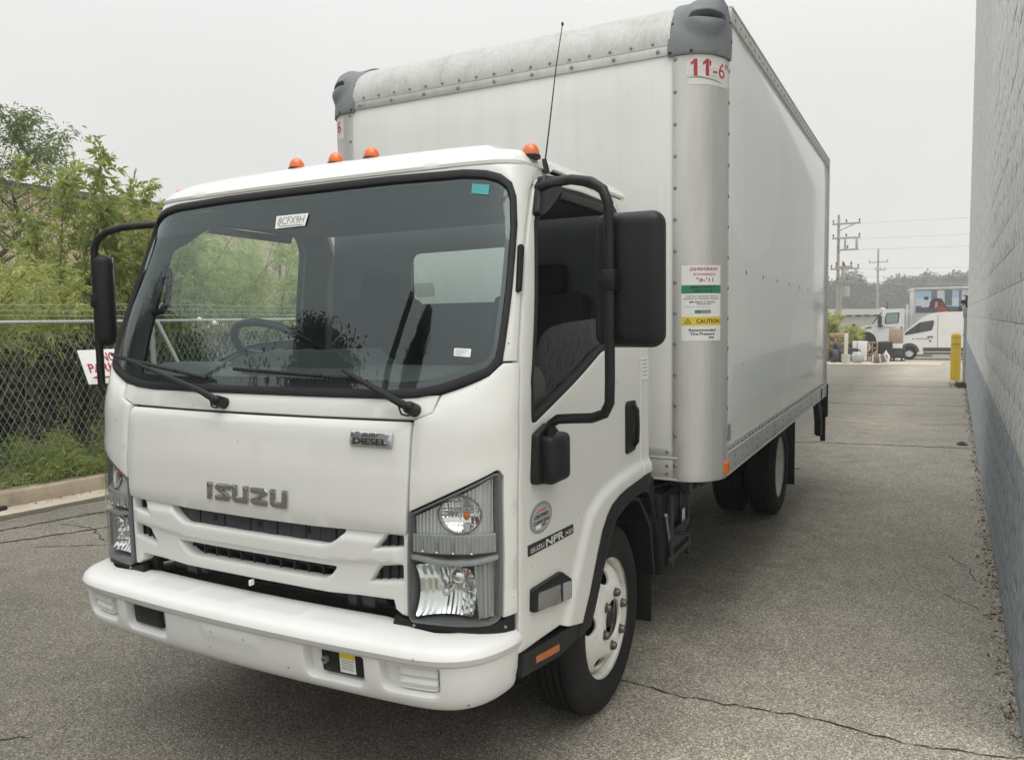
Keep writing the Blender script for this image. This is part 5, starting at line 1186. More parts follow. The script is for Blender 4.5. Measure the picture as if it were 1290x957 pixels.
for nm, mt, rows in (('b', M['wallb'], range(0, 5)), ('p', M['wallp'], range(5, NROW))):
    m = MB()
    for a0, l, r_, d, y in cand:
        if r_ in rows and (a0, r_) not in vset:
            V, F = block_mesh(mt, rs.randrange(1000), 4 if d < 9 else 3, 3 if d < 9 else 2, BHt, l); V = [(p[0], p[1], p[2]) for p in to_world(V, a0, r_*BHt)]
            m.add([tuple(np.array(p)+W0) for p in V], F)
    tag(m.build('far_blocks', mt, wall, 50), kind='stuff')
# mortar backing, end return and parapet
c = W0+wdir*WLEN/2-wnor*.15
m = MB().box((c[0], c[1], NROW*BHt/2), (.294, WLEN-.02, NROW*BHt-.01), 0, -wa)
m.build('mortar_backing', M['mortar'], wall, 0)
e = W0+wdir*WLEN
m = MB()
for r_ in range(NROW):
    m.box((e[0]+2.02, e[1]-.04, r_*BHt+BHt/2), (4.0, .09, BHt-.006), .003)
for r_ in range(NROW): m.box((W0[0]+2.02, W0[1]+.05, r_*BHt+BHt/2), (4.0, .09, BHt-.006), .003)
tag(m.build('end_wall_blocks', M['wallp'], wall, 0), kind='stuff')
MB().box((e[0]+1.9, (e[1]+WY0)/2, NROW*BHt+.05), (4.6, WLEN+.3, .10), .01, -wa).build('parapet_cap', M['alu'], wall)
# grime and paint drips where paint ends
m = MB()
for k in range(150):
    a = .2+k*.11+rs.uniform(-.04, .04); h = rs.uniform(.004, .03)*(2 if rs.random() < .12 else 1); w_ = rs.uniform(.02, .07)
    P = [(a, 1.020, .0195), (a+w_, 1.020, .0195), (a+w_*.8, 1.016-h*.7, .0195), (a+w_*.45, 1.016-h, .0195), (a+w_*.15, 1.016-h*.6, .0195)]
    m.add([tuple(np.array(p)+W0) for p in to_world(P, 0, 0)], [(0, 4, 3, 2, 1)])
tag(m.build('paint_drips', mat('wall_paint_edge', (.60, .61, .60), .7, var=.1), wall, 0), kind='stuff')

# weeds at the foot of the wall
M['weed'] = leafmat('weed_leaf', (.045, .075, .02), (.10, .14, .04))
def blades(n, base, L_, W_, up=.8):
    P = base; d = RNG.normal(0, 1, (n, 3)); d[:, 2] = np.abs(d[:, 2])+up; d /= np.linalg.norm(d, axis=1)[:, None]
    return leafquads(P, d, L_*(.6+.8*RNG.random(n)), W_*(.7+.6*RNG.random(n)))
def leafquads(P, D, Ln, Wd, droop=.25):
    n = len(P); r = RNG.normal(0, 1, (n, 3)); s = np.cross(D, r); s /= np.maximum(np.linalg.norm(s, axis=1), 1e-6)[:, None]
    mid = P+D*(Ln*.45)[:, None]; tip = P+D*Ln[:, None]; tip[:, 2] -= droop*Ln
    return np.stack([P, mid+s*(Wd*.5)[:, None], tip, mid-s*(Wd*.5)[:, None]], 1)
for (x, y, n, r, lab) in ((2.92, 17.6, 220, .22, 'small green weed clump at the far foot of the block wall'),):
    b_ = np.stack([x-np.abs(RNG.normal(0, r*.5, n)), y+RNG.normal(0, r*1.4, n), np.full(n, float(gz(y)))], 1)
    tag(quads('weed_clump', blades(n, b_, .14 if r > .1 else .05, .02 if r > .1 else .008), M['weed']), lab, 'weeds')
# grit and dead leaves gathered along the wall foot and the gutter
M['litter'] = leafmat('dead_leaf', (.06, .045, .028), (.20, .16, .10), None, .1)
n = 1500; y = RNG.uniform(.4, 19, n); P1_ = np.stack([2.485+.0268*y-np.abs(RNG.normal(0, .035, n)), y, np.full(n, .008)+gz(y)], 1); y = RNG.uniform(-6, 16, n); P2_ = np.stack([-5.455+KS*(y-1)+np.abs(RNG.normal(0, .10, n))+.01, y, np.full(n, .020)+gz(y)], 1)
P = np.concatenate([P1_, P2_]); d = RNG.normal(0, 1, (2*n, 3)); d[:, 2] *= .12; d /= np.linalg.norm(d, axis=1)[:, None]
tag(quads('leaf_litter', leafquads(P, d, .022*(.3+RNG.random(2*n)**2*1.6), .012*(.4+RNG.random(2*n)), .05), M['litter']), kind='stuff')
n = 900; P = np.stack([RNG.uniform(-5, 2.5, n), RNG.uniform(-3, 14, n), np.full(n, .006)], 1); d = RNG.normal(0, 1, (n, 3)); d[:, 2] *= .1; d /= np.linalg.norm(d, axis=1)[:, None]
tag(quads('loose_grit', leafquads(P, d, .010*(.3+RNG.random(n)), .007*(.4+RNG.random(n)), .02), M['litter']), kind='stuff')
# fallen leaf / dark scrap on the ground by the wall
tag(MB().add([(2.50, 8.32, .01), (2.60, 8.28, .03), (2.63, 8.40, .012), (2.56, 8.46, .035), (2.49, 8.41, .012)], [(0, 1, 2), (0, 2, 3), (0, 3, 4)]).build('dark_scrap', M['ink'], None, 0), 'dark scrap lying on the pavement beside the block wall', 'litter')
tag(MB().box((-5.36, .95, .028), (.05, .13, .035), .006, .15).build('wood_scrap', mat('scrap_brown', (.03, .022, .016), .9)), 'small dark scrap lying in the gutter under the kerb', 'litter')

# ================================================================== FENCE
FX0 = lambda y: -5.83+KS*(y-1.0)
M['galv'] = mat('galvanised_wire', (.47, .48, .47), .5, .25, var=.1, vscale=20.)
fence = empty('chain_link_fence', (0, 0, 0)); tag(fence, 'galvanised chain link fence with barbed strands along the left kerb', 'fence')
FB, FTop = .17, 1.715
fy0, fy1 = -6.0, 22.0
m = MB()
D = .068                                            # diamond width
nw = int((fy1-fy0)/D); nh = int((FTop-FB)/D); kth = .0019
V = []; F = []
for i in range(nw):
    y = fy0+i*D; pr = []
    for j in range(nh+1):
        yy_ = y+(D*.5 if j % 2 else -.0)+(.002 if j % 2 else -.002); z = FB+j*D*.985; xo = .004*(1 if (j+i) % 2 else -1)
        pr.append((FX0(yy_)+xo, yy_, z))
    k0 = len(V)
    for (x, yq, z) in pr: V += [(x+kth, yq-kth*.6, z), (x-kth, yq-kth*.6, z), (x, yq+kth*1.2, z)]
    for j in range(nh):
        a = k0+3*j
        for q in range(3): F.append((a+q, a+(q+1) % 3, a+3+(q+1) % 3, a+3+q))
    # the mirrored wire closes the diamonds
    k0 = len(V)
    for j, (x, yq, z) in enumerate(pr):
        yq = y+D+(-D*.5 if j % 2 else 0.)-(.002 if j % 2 else -.002); x = FX0(yq)-.004*(1 if (j+i) % 2 else -1); V += [(x+kth, yq-kth*.6, z), (x-kth, yq-kth*.6, z), (x, yq+kth*1.2, z)]
    for j in range(nh):
        a = k0+3*j
        for q in range(3): F.append((a+q, a+(q+1) % 3, a+3+(q+1) % 3, a+3+q))
me = bpy.data.meshes.new('chain_link'); me.from_pydata(V, [], F); finish(me, 80); tag(link('chain_link', me, M['galv'], fence), kind='stuff')
MB().tube([(FX0(y), y, 1.735) for y in np.arange(fy0, fy1+.1, 1.)], .017, 8).build('top_rail', M['galv'], fence)
MB().tube([(FX0(y), y, FB+.01) for y in np.arange(fy0, fy1+.1, 1.)], .003, 5).build('tension_wire', M['galv'], fence)
for k in range(3):
    m = MB().tube([(FX0(y)+.03+.05*k, y, 1.800+.055*k+.008*math.sin(y*2.1+k)) for y in np.arange(fy0, fy1, .5)], .0019, 4, False)
    for j in range(int((fy1-fy0)/.14)):
        y = fy0+j*.14+.03*k; x = FX0(y)+.03+.05*k; z = 1.800+.055*k+.008*math.sin(y*2.1+k); m.tube([(x-.012, y, z-.012), (x+.012, y+.004, z+.012)], .0012, 3, False)
    m.build('barbed_wire', M['galv'], fence)
for y in (-5.5, -2.45, .0, 2.88, 5.95, 9.0, 12.05, 15.1, 18.2, 21.2):
    p = MB().tube([(FX0(y)-.035, y, -.05), (FX0(y)-.035, y, 1.79)], .030, 12).build('fence_post', M['galv'], fence)
    MB().ell((FX0(y)-.035, y, 1.79), (.034, .034, .03), 12, 5, 0.).tube([(FX0(y)-.03, y, 1.785), (FX0(y)+.16, y, 1.93)], .010, 6).build('post_cap', M['galv'], p)
br = MB().tube([(FX0(2.92)+.03, 2.90, 1.725), (FX0(3.18)+.05, 3.16, 1.16), (FX0(3.6)+.06, 3.58, .22)], .021, 10).build('brace_pipe', mat('brace_paint', (.60, .63, .60), .4, .3), fence)
MB().ell((FX0(3.4)+.05, 3.42, 1.745), (.03, .03, .03), 10, 6).ell((FX0(3.62)+.05, 3.62, 1.70), (.03, .03, .03), 10, 6).build('rail_clamp', M['white'], fence)

# sign, hung on the fence with its foot swung out towards the road
sg_ = empty('parking_sign', (0, 0, 0)); tag(sg_, 'white sign with red NO PARKING and left arrow, tied to the chain link fence', 'sign')
sy0, sz1 = 1.992, 1.437; fd = np.array([KS, 1., 0])/math.hypot(KS, 1.)
P0 = np.array([FX0(sy0)+.035, sy0, sz1]); dn = np.array([.150, .010, -.352]); SWd = .605
def signS(a, b): return P0[None]+a[:, None]*fd[None]+(-b)[:, None]*dn[None]/.352
sf = panel('sign_plate', rnd([(0, -.355), (SWd, -.355), (SWd, 0), (0, 0)], .012, 3), signS, M['white'], sg_, off=.002, depth=.004, bev=.001, res=.2)
text_on('sign_text', 'NO', signS, (SWd/2, -.082), .150, .096, M['red'], sf, off=.0035, bold=.03)
text_on('sign_text', 'PARKING', signS, (SWd/2, -.192), .50, .096, M['red'], sf, off=.0035, bold=.03)
panel('arrow', [(.055, -.290), (.15, -.262), (.15, -.282), (.54, -.282), (.54, -.300), (.15, -.300), (.15, -.318)], signS, M['red'], sf, off=.0035, depth=0, bev=0, res=.2)
MB().tube([tuple(P0+fd*.05+np.array([-.03, 0, -.02])), tuple(P0+fd*.05+np.array([.012, 0, -.02]))], .003, 5).tube([tuple(P0+fd*.55+np.array([-.03, 0, -.02])), tuple(P0+fd*.55+np.array([.012, 0, -.02]))], .003, 5).build('sign_wire', M['galv'], sg_)

# ================================================================== PLANTS ON THE LEFT
M['willow'] = leafmat('willow_leaf', (.29, .325, .10), (.50, .535, .22), (.60, .56, .20), .5)
M['willow2'] = leafmat('pale_willow_leaf', (.32, .36, .16), (.54, .58, .30), (.62, .60, .32), .5)
M['ash'] = leafmat('ash_leaf', (.10, .15, .05), (.22, .285, .10), (.30, .33, .12), .45)
M['sap'] = leafmat('sapling_leaf', (.22, .27, .09), (.40, .45, .17), (.52, .50, .18), .5)
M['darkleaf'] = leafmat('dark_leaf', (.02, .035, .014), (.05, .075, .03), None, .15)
M['bark'] = mat('bark', (.10, .085, .065), .9, var=.3, vscale=15.)
M['twig'] = mat('dry_twig', (.15, .125, .095), .9, var=.3, vscale=15.)
def nrmz(v): return v/np.maximum(np.linalg.norm(v, axis=-1, keepdims=True), 1e-9)
def stems_of(base, n, h, spread, lean=(0, 0), seed=0, droop=.25):
    r = np.random.default_rng(seed); out = []
    for i in range(n):
        a = r.random()*2*PI; rad = spread*math.sqrt(r.random()); H = h*(.68+.36*r.random()); b0 = np.array([base[0]+r.normal(0, .25), base[1]+r.normal(0, .3), base[2]])
        d = np.array([math.cos(a)*rad+lean[0], math.sin(a)*rad*1.1+lean[1], H]); t = np.linspace(0, 1, 9)[:, None]
        p = b0+d*np.concatenate([t**1.5, t**1.5, t], 1); p[:, 2] -= droop*H*np.clip(t[:, 0]-.55, 0, 1)**2*rad/spread*2; p += np.cumsum(r.normal(0, .022, p.shape), 0); out.append(p)
    return out
def shrub(name, base, h, spread, mt, label, group=None, n=26, twigs=34, leaves=15, L_=.115, W_=.018, lean=(0, 0), seed=1, t0=.38, hang=.5, tl=.34, cat='bush', stem_r=.014):
    r = np.random.default_rng(seed); st = stems_of(base, n, h, spread, lean, seed)
    root = empty(name, base)
    m = MB()
    for p in st: m.tube([q-np.array(base) for q in p], list(np.linspace(stem_r, stem_r*.25, len(p))), 5, False)
    tag(m.build('stems', M['twig'], root), kind='stuff')
    PP = []; DD = []
    for p in st:
        tt = t0+(1-t0)*r.random(twigs)**.8; idx = tt*(len(p)-1); i0 = np.minimum(idx.astype(int), len(p)-2); f = (idx-i0)[:, None]
        bs = p[i0]*(1-f)+p[i0+1]*f; ax = nrmz(p[i0+1]-p[i0]); rd = r.normal(0, 1, (twigs, 3)); td = nrmz(ax*.5+nrmz(rd)*.9+np.array([0, 0, .15]))
        ln = tl*(.5+r.random(twigs))*(1.25-tt*.5)
        for k in range(leaves):
            u = (k+.5)/leaves; q = bs+td*(ln*u)[:, None]; q[:, 2] -= hang*ln*u*u*.6
            dd = nrmz(td*.8+r.normal(0, .55, (twigs, 3))+np.array([0, 0, -hang*(.3+u)])); PP.append(q); DD.append(dd)
    P = np.concatenate(PP)-np.array(base); D_ = np.concatenate(DD); k = len(P)
    quads('foliage', leafquads(P, D_, L_*(.55+.8*r.random(k)), W_*(.7+.6*r.random(k)), .15), mt, root)
    return tag(root, label, cat, group)
GB = 'leafy bushes crowding the chain link fence'
shrub('willow_bush', (-7.5, 1.7, .15), 2.6, 1.2, M['willow'], 'bright green narrow-leaved bush behind the fence left of the parking sign', GB, 30, 40, 16, lean=(.35, 0), seed=11)
shrub('willow_bush', (-7.6, 4.6, .15), 3.3, 1.35, M['willow'], 'full green drooping bush seen through the cab windows', GB, 34, 40, 16, lean=(.5, 0), seed=12, t0=.45)
shrub('willow_bush', (-8.6, 7.3, .15), 3.5, 1.4, M['willow2'], 'pale silvery green bush seen at the rear edge of the cab windows', GB, 30, 40, 15, lean=(.7, 0), seed=13)
shrub('willow_bush', (-8.0, -1.2, .15), 2.5, 1.25, M['willow'], 'green bush behind the fence at the left border of the photo', GB, 28, 36, 15, lean=(.35, 0), seed=14)
shrub('willow_bush', (-9.6, 3.2, .15), 2.45, 1.2, M['willow2'], 'yellowish green bush rising behind the row along the fence', GB, 28, 36, 15, lean=(.2, 0), seed=15)
shrub('willow_bush', (-9.9, .2, .15), 2.7, 1.4, M['sap'], 'light green bush below the tall tree at the upper left', GB, 26, 36, 15, seed=16)
shrub('willow_bush', (-8.8, 10.8, .15), 3.6, 1.5, M['willow'], 'green bush hidden behind the truck far along the fence', GB, 26, 34, 14, lean=(.5, 0), seed=17)
shrub('willow_bush', (-10.8, 6.3, .15), 3.1, 1.4, M['ash'], 'dark green bush behind the pale bush and the cab', GB, 26, 34, 14, seed=18)
shrub('sapling', (-7.35, 3.25, .15), 4.15, .6, M['sap'], 'young sapling with broad leaflets standing above the bushes beside the mirror arm', None, 9, 34, 16, .105, .034, lean=(.35, .15), seed=21, t0=.64, hang=.35, tl=.30, cat='tree')
shrub('sapling', (-6.75, 3.35, .15), 3.35, .45, M['sap'], 'short sapling with broad leaflets close to the cab roof corner', None, 8, 30, 16, .10, .032, lean=(.2, .1), seed=22, t0=.62, hang=.35, tl=.28, cat='tree')
# undergrowth: bare dead stems, low weeds at the fence foot
m = MB(); r = np.random.default_rng(5)
for i in range(420):
    y = r.uniform(-3, 12); x = FX0(y)-.15-abs(r.normal(0, .8)); h = r.uniform(.5, 1.6); a = r.uniform(0, 2*PI); l = r.uniform(.1, .7)
    m.tube([(x, y, .12), (x+l*.4*math.cos(a), y+l*.4*math.sin(a), .12+h*.6), (x+l*math.cos(a), y+l*1.3*math.sin(a), .12+h)], [.007, .005, .002], 4, False)
tag(m.build('dead_stems', M['twig'], None), kind='stuff')
M['fern'] = leafmat('low_weed_leaf', (.17, .22, .06), (.36, .42, .16), (.46, .45, .19), .45)
def weedbank(y0, y1, n, hmax, seed, mt, depth=.55):
    r = np.random.default_rng(seed); y = r.uniform(y0, y1, n); x = -5.83+KS*(y-1)-.32+r.normal(0, depth*.5, n)+.25*(r.random(n)); prof = (.35+.65*np.sin(np.clip((y-y0)/(y1-y0), 0, 1)*PI)**.6)*(.62+.28*np.sin(y*5.1+seed)+.20*np.sin(y*12.7+x*6))
    z = .14+hmax*prof*r.random(n)**.9*np.clip(1.1-np.abs(x-(-5.83+KS*(y-1)-.3))*.9, .2, 1); P = np.stack([np.minimum(x, -5.455+KS*(y-1)-.12), y, z], 1); d = nrmz(np.stack([r.normal(.25, .6, n), r.normal(0, .7, n), np.abs(r.normal(.5, .5, n))-.15], 1))
    return leafquads(P, d, .10*(.4+1.1*r.random(n)), .0085*(.6+.8*r.random(n)), .3)
GW = 'weed banks at the foot of the fence'
tag(quads('weed_bank', weedbank(1.45, 3.3, 17000, .66, 31, M['fern']), M['fern']), 'lush feathery green weeds pushing through the fence below the parking sign', 'weeds', GW)
tag(quads('weed_bank', weedbank(-.6, 1.5, 5000, .26, 32, M['fern']), M['fern']), 'low green weeds along the kerb at the left border', 'weeds', GW)
tag(quads('weed_bank', weedbank(3.2, 9.5, 20000, .45, 33, M['fern']), M['fern']), 'green weeds along the fence behind the truck cab', 'weeds', GW)
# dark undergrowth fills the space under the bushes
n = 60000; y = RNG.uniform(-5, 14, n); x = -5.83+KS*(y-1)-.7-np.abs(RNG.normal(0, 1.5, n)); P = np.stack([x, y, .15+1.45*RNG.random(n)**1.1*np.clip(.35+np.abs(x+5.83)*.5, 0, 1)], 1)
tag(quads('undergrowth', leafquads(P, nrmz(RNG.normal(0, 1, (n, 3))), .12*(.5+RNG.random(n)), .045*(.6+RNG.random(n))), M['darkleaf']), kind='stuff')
# broad leafed plants deeper in the shade
n = 16000; y = RNG.uniform(-4, 12, n); x = -5.83+KS*(y-1)-.35-np.abs(RNG.normal(0, 1.1, n)); P = np.stack([x, y, .15+np.abs(RNG.normal(0, .30, n))], 1)
tag(quads('ground_cover', leafquads(P, nrmz(RNG.normal(0, 1, (n, 3))), .09*(.5+RNG.random(n)), .028*(.6+RNG.random(n))), M['ash']), kind='stuff')

# ---- tall tree upper left
def tree(name, base, h, crown, mt, label, seed, nb=26, per=420, L_=.16, W_=.06, trunk_r=.12, cr_z=.62, cone=False, group=None, clump=.42):
    r = np.random.default_rng(seed); root = empty(name, base)
    trunk = [np.array([r.normal(0, .05*i), r.normal(0, .05*i), h*.92*i/8]) for i in range(9)]
    tr = MB().tube(trunk, list(np.linspace(trunk_r, trunk_r*.12, 9)), 8).build('trunk', M['bark'], root)
    m = MB(); PP = []; DD = []
    for b in range(nb):
        t = .22+.78*(b+.5)/nb; i = t*8; k = min(int(i), 7); p0 = trunk[k]*(1-(i-k))+trunk[k+1]*(i-k); a = b*2.4+r.normal(0, .4)
        wd = crown[0]*((1-t)**.8*1.25+.06 if cone else math.sin(min(1, (t-.12)*1.12)*PI)**.65*(.75+.45*r.random())+.12)
        ln = wd; d = np.array([math.cos(a)*ln, math.sin(a)*ln, ln*(.55 if not cone else .15)+.1]); br_ = [p0, p0+d*.5+np.array([0, 0, .05]), p0+d]
        m.tube(br_, [trunk_r*.35*(1-t)+.012, .012, .004], 5, False)
        nsub = 4
        for q in range(nsub):
            u = .35+.65*(q+.5)/nsub; c = p0+d*u; kk = per//nsub; cc = r.normal(0, 1, (kk, 3))*clump*(min(1, .42+ln/crown[0]) if cone else .75)*np.array([.5, .5, .34])*(.6+.6*ln/crown[0]); PP.append(c+cc); DD.append(nrmz(nrmz(cc)+r.normal(0, .6, (kk, 3))+np.array([0, 0, -.25])))
    tag(m.build('branches', M['bark'], root), kind='stuff')
    if cone:      # dense spire: leaves fill an uneven cone
        k = nb*per; z = h*(.10+.90*r.random(k)**1.25); az = r.random(k)*2*PI
        R_ = crown[0]*(1.02-z/h)**.85*(.72+.20*np.sin(3*az+z*1.7)+.16*np.sin(z*6+2*az)); q = R_*r.random(k)**.6
        PP = [np.stack([q*np.cos(az), q*np.sin(az), z+.25*R_*r.random(k)], 1)]; DD = [nrmz(np.stack([np.cos(az), np.sin(az), .6+.5*r.random(k)], 1)+r.normal(0, .4, (k, 3)))]
    P = np.concatenate(PP); k = len(P); quads('crown', leafquads(P, np.concatenate(DD), L_*(.5+.8*r.random(k)), W_*(.7+.6*r.random(k)), .2), mt, root)
    return tag(root, label, 'tree', group)
tree('ash_tree', (-17.4, 8.2, 0), 7.2, (1.25,), M['ash'], 'tall dark green tree rising above the bushes at the upper left', 41, 34, 250, .15, .04)
tree('ash_tree', (-20.4, 6.8, 0), 6.2, (1.5,), M['ash'], 'dark green tree at the left border next to the tallest one', 42, 30, 260, .15, .04)
# ---- trees and a lamp behind the photographer, mirrored in the windshield
tree('conifer', (-9.0, -14.8, 0), 12.6, (2.0,), M['darkleaf'], 'narrow dark conifer behind the camera, mirrored in the windshield', 51, 64, 1500, .20, .06, .18, cone=True, clump=.7)
tree('broadleaf_tree', (-11.0, -12.0, 0), 9.9, (2.1,), M['darkleaf'], 'wide dark tree behind the camera, mirrored low in the windshield', 52, 34, 4600, .12, .055, .18, clump=.9)
tree('broadleaf_tree', (-16.5, -9.0, 0), 9.0, (2.8,), M['darkleaf'], 'dark tree behind the camera beside the wide one, mirrored at the windshield edge', 53, 34, 2600, .12, .055, .18, clump=.9)
lp = empty('street_lamp', (-6.2, -9.6, 0)); tag(lp, 'tall dark lamp post behind the camera, mirrored in the windshield', 'street lamp')
MB().tube([(0, 0, 0), (0, 0, 4.5), (0, 0, 9.0)], [.11, .09, .07], 12).build('lamp_pole', M['dark'], lp)
MB().box((.45, 0, 9.05), (.75, .32, .14), .03).tube([(0, 0, 8.95), (.2, 0, 9.05)], .04, 8).build('lamp_head', M['dark'], lp)

# ================================================================== BUILDINGS AND THE FAR YARD
M['tan'] = mat('tan_wall', (.64, .47, .32), .85, var=.05, vscale=2., dirt=(.40, .30, .21), dscale=.7, damt=.5)
M['coping'] = mat('brown_coping', (.10, .075, .06), .6)
tb = empty('tan_building', (-27.6, 10.0, 0)); tag(tb, 'tan warehouse with brown roof edge behind the trees at the left', 'building')
bh = 6.75
MB().box((-10, 0, bh/2), (20, 60, bh), .02).build('wall', M['tan'], tb, 0)
cp = MB().box((-10, 0, bh+.14), (20.3, 60.3, .24), .02).build('roof_edge', M['coping'], tb, 0)
for k in range(11): MB().box((.06, -25+k*5.3, bh/2), (.10, .10, bh-.1), .01).build('downpipe', M['coping'], tb)
for k in range(10): MB().box((.03, -22.4+k*5.3, 2.2), (.10, 1.6, 1.2), .01).build('window', M['frit'], tb)

GYv = lambda y: float(gz(y))
M['vanw'] = mat('van_white', (.78, .78, .77), .35, coat=.4)
M['vglass'] = mat('vehicle_glass', (.05, .07, .075), .08, spec=.8)
M['tint'] = mat('pale_cab_glass', (.24, .33, .31), .08, spec=.8)
M['clad'] = mat('grey_cladding', (.06, .062, .065), .6)
def vehicle_wheel(parent, x, z, r, y0, y1, nm='wheel'):
    w_ = MB().lathe([(r*.55, y0), (r*.9, y0-.01), (r, y0+.03), (r, y1-.03), (r*.9, y1+.01), (r*.55, y1)], (x, 0, z), 'Y', 24).build(nm, M['tire'], parent)
    MB().lathe([(.001, y0+.02), (r*.2, y0+.0), (r*.5, y0+.03), (r*.57, y0+.005)], (x, 0, z), 'Y', 20).build('rim', M['silver'], w_)
# ---- white cargo van (facing left, near side towards the camera)
vy = 40.16; van = empty('cargo_van', (0, vy, 0)); tag(van, 'white high-roof cargo van parked beyond the yellow bollard', 'van')
vg = GYv(vy)
body = [(.78, .0), (.80, .32), (.92, .55), (1.18, .80), (1.95, 1.52), (2.30, 1.68), (2.75, 1.745), (6.35, 1.74), (6.45, 1.60), (6.48, -.05), (6.40, -.22), (2.0, -.22)]
body = rnd(body, .10, 4)
MB().prism(body, 'Y', -.0, 1.95).build('body', M['vanw'], van, 30)
MB().prism([(1.98, .02), (6.44, .02), (6.44, -.16), (1.98, -.16)], 'Y', -.025, .02).build('lower_cladding', M['clad'], van)
MB().prism([(2.0, -.20), (6.2, -.20), (6.2, -.30), (2.0, -.30)], 'Y', .02, 1.9).build('underbody', M['dark'], van)
MB().prism(rnd([(1.16, .62), (1.16, .72), (1.80, 1.25), (2.42, 1.35), (2.42, 1.15), (2.34, .86)], .06, 4), 'Y', -.012, .02).build('door_window', M['vglass'], van)
MB().prism([(1.74, .72), (1.78, .73), (1.78, 1.24), (1.74, 1.21)], 'Y', -.018, .01).build('window_post', M['ink'], van)
MB().prism([(2.58, -.0), (2.60, -.0), (2.60, 1.62), (2.58, 1.62)], 'Y', -.006, .01).build('door_seam', M['clad'], van)
MB().prism(rnd([(2.85, .75), (6.2, .75), (6.2, 1.5), (2.85, 1.5)], .08, 4), 'Y', -.014, .01).build('side_panel', M['vanw'], van)
MB().box((2.28, -.02, .55), (.26, .04, .05), .01).build('handle', M['clad'], van)
MB().box((2.28, -.01, .34), (.07, .03, .08), .01).build('fuel_flap', M['ink'], van)
MB().prism([(1.50, .42), (1.58, .42), (1.54, .50)], 'Y', -.012, .01).build('door_logo', M['ink'], van)
for k in range(8): MB().box((1.68+k*.075, -.008, .455), (.05, .012, .045+.015*(k % 2)), 0).build('logo_mark', M['inkgrey'], van)
MB().box((1.02, -.12, .92), (.10, .16, .26), .03).build('side_mirror', M['ink'], van)
MB().prism(arcpts((1.38, -.20), .44, 0, PI, 16), 'Y', -.03, .10).build('wheel_arch', M['clad'], van)
vehicle_wheel(van, 1.38, vg+.34, .34, -.04, .2); vehicle_wheel(van, 5.2, vg+.34, .34, -.04, .2); vehicle_wheel(van, 1.38, vg+.34, .34, 1.7, 1.96)
MB().box((.80, 1.0, .30), (.06, 1.5, .35), .02).build('grille', M['ink'], van)
# ---- conventional box truck behind the van
ty = 46.; bt2 = empty('conventional_truck', (0, ty, 0)); tag(bt2, 'white bonneted box truck with a picture of a red truck on its side', 'truck')
tg = GYv(ty)
hood = [(-1.86, .34), (-1.86, .62), (-1.74, .80), (-1.40, .94), (-.60, 1.09), (-.42, 1.10), (-.42, .20), (-.44, .20)]
arc = arcpts((-.95, .16), .54, 0, PI, 16)
MB().prism(rnd([(-1.86, .20), (-1.88, .62), (-1.72, .82), (-1.40, .94), (-.62, 1.08), (-.38, 1.09), (-.38, .16)], [.05, .1, .1, .1, .05, 0, 0], 3)[:-1]+[(-.38, .16)]+[p for p in arc], 'Y', .0, 2.1).build('bonnet', M['vanw'], bt2, 30)
MB().prism(rnd([(-.62, 1.08), (-.10, 1.80), (-.12, 1.95), (1.0, 1.98), (1.02, .0), (-.38, .0), (-.38, 1.0)], [.03, .08, .1, .05, .03, .03, 0], 3), 'Y', -.02, 2.12).build('cab', M['vanw'], bt2, 30)
MB().prism(rnd([(.02, 1.13), (.70, 1.18), (.76, 1.76), (.10, 1.73), (.02, 1.5)], .05, 3), 'Y', -.04, .01).build('cab_window', M['ink'], bt2)
MB().prism(rnd([(.07, 1.17), (.66, 1.21), (.70, 1.71), (.13, 1.69), (.07, 1.45)], .05, 3), 'Y', -.05, .0).build('window_pane', M['tint'], bt2)
MB().prism([(-.60, 1.12), (-.14, 1.76), (-.22, 1.76), (-.66, 1.14)], 'Y', -.01, 2.0).build('windshield', M['vglass'], bt2)
MB().prism([(-.98, .86), (-.66, .93), (-.70, .99), (-1.0, .92)], 'Y', -.03, .02).build('bonnet_vent', M['ink'], bt2)
MB().prism(rnd([(-1.78, .52), (-1.50, .62), (-1.55, .70), (-1.76, .62)], .03, 2), 'Y', -.02, .02).build('headlight', M['silver'], bt2)
MB().box((-.24, -.14, 1.36), (.20, .18, .52), .05).box((-.20, -.14, 1.02), (.26, .18, .12), .04).build('side_mirror', M['ink'], bt2)
MB().tube([(-1.62, .1, .82), (-1.60, .1, 1.1)], .03, 6).box((-1.62, .1, 1.06), (.20, .14, .16), .04).build('hood_mirror', M['ink'], bt2)
MB().box((-.16, 1.0, 1.98), (.22, 1.8, .12), .04).build('sun_visor', M['vanw'], bt2)
MB().tube([(.12, .3, 1.95), (.12, .3, 2.35)], .02, 6).build('cab_antenna', M['ink'], bt2)
MB().box((0, -.01, .90), (.09, .03, .09), .01).box((.32, -.01, .92), (.45, .02, .05), .005).build('door_logo', M['inkgrey'], bt2)
MB().box((.05, -.05, .08), (.42, .2, .14), .02).build('step', M['ink'], bt2)
MB().prism(arcpts((-.95, .16), .56, 0, PI, 16), 'Y', .06, .5).build('wheel_arch', M['dark'], bt2)
MB().box((1.2, 1.0, -.12), (5.5, .9, .3), .02).build('chassis', M['dark'], bt2)
vehicle_wheel(bt2, -.95, tg+.52, .52, -.02, .28); vehicle_wheel(bt2, -.95, tg+.52, .52, 1.8, 2.1); vehicle_wheel(bt2, 6.3, tg+.52, .52, -.02, .5)
MB().box((1.14, .2, 1.1), (.10, .3, 2.2), .02).box((1.14, .2, 1.35), (.16, .2, .5), .03).build('exhaust_stack', M['vanw'], bt2)
cb = MB().box((5.2, 1.05, 1.65), (7.9, 2.4, 2.85), .05).build('box_body', mat('far_box_grey', (.50, .52, .53), .5), bt2)
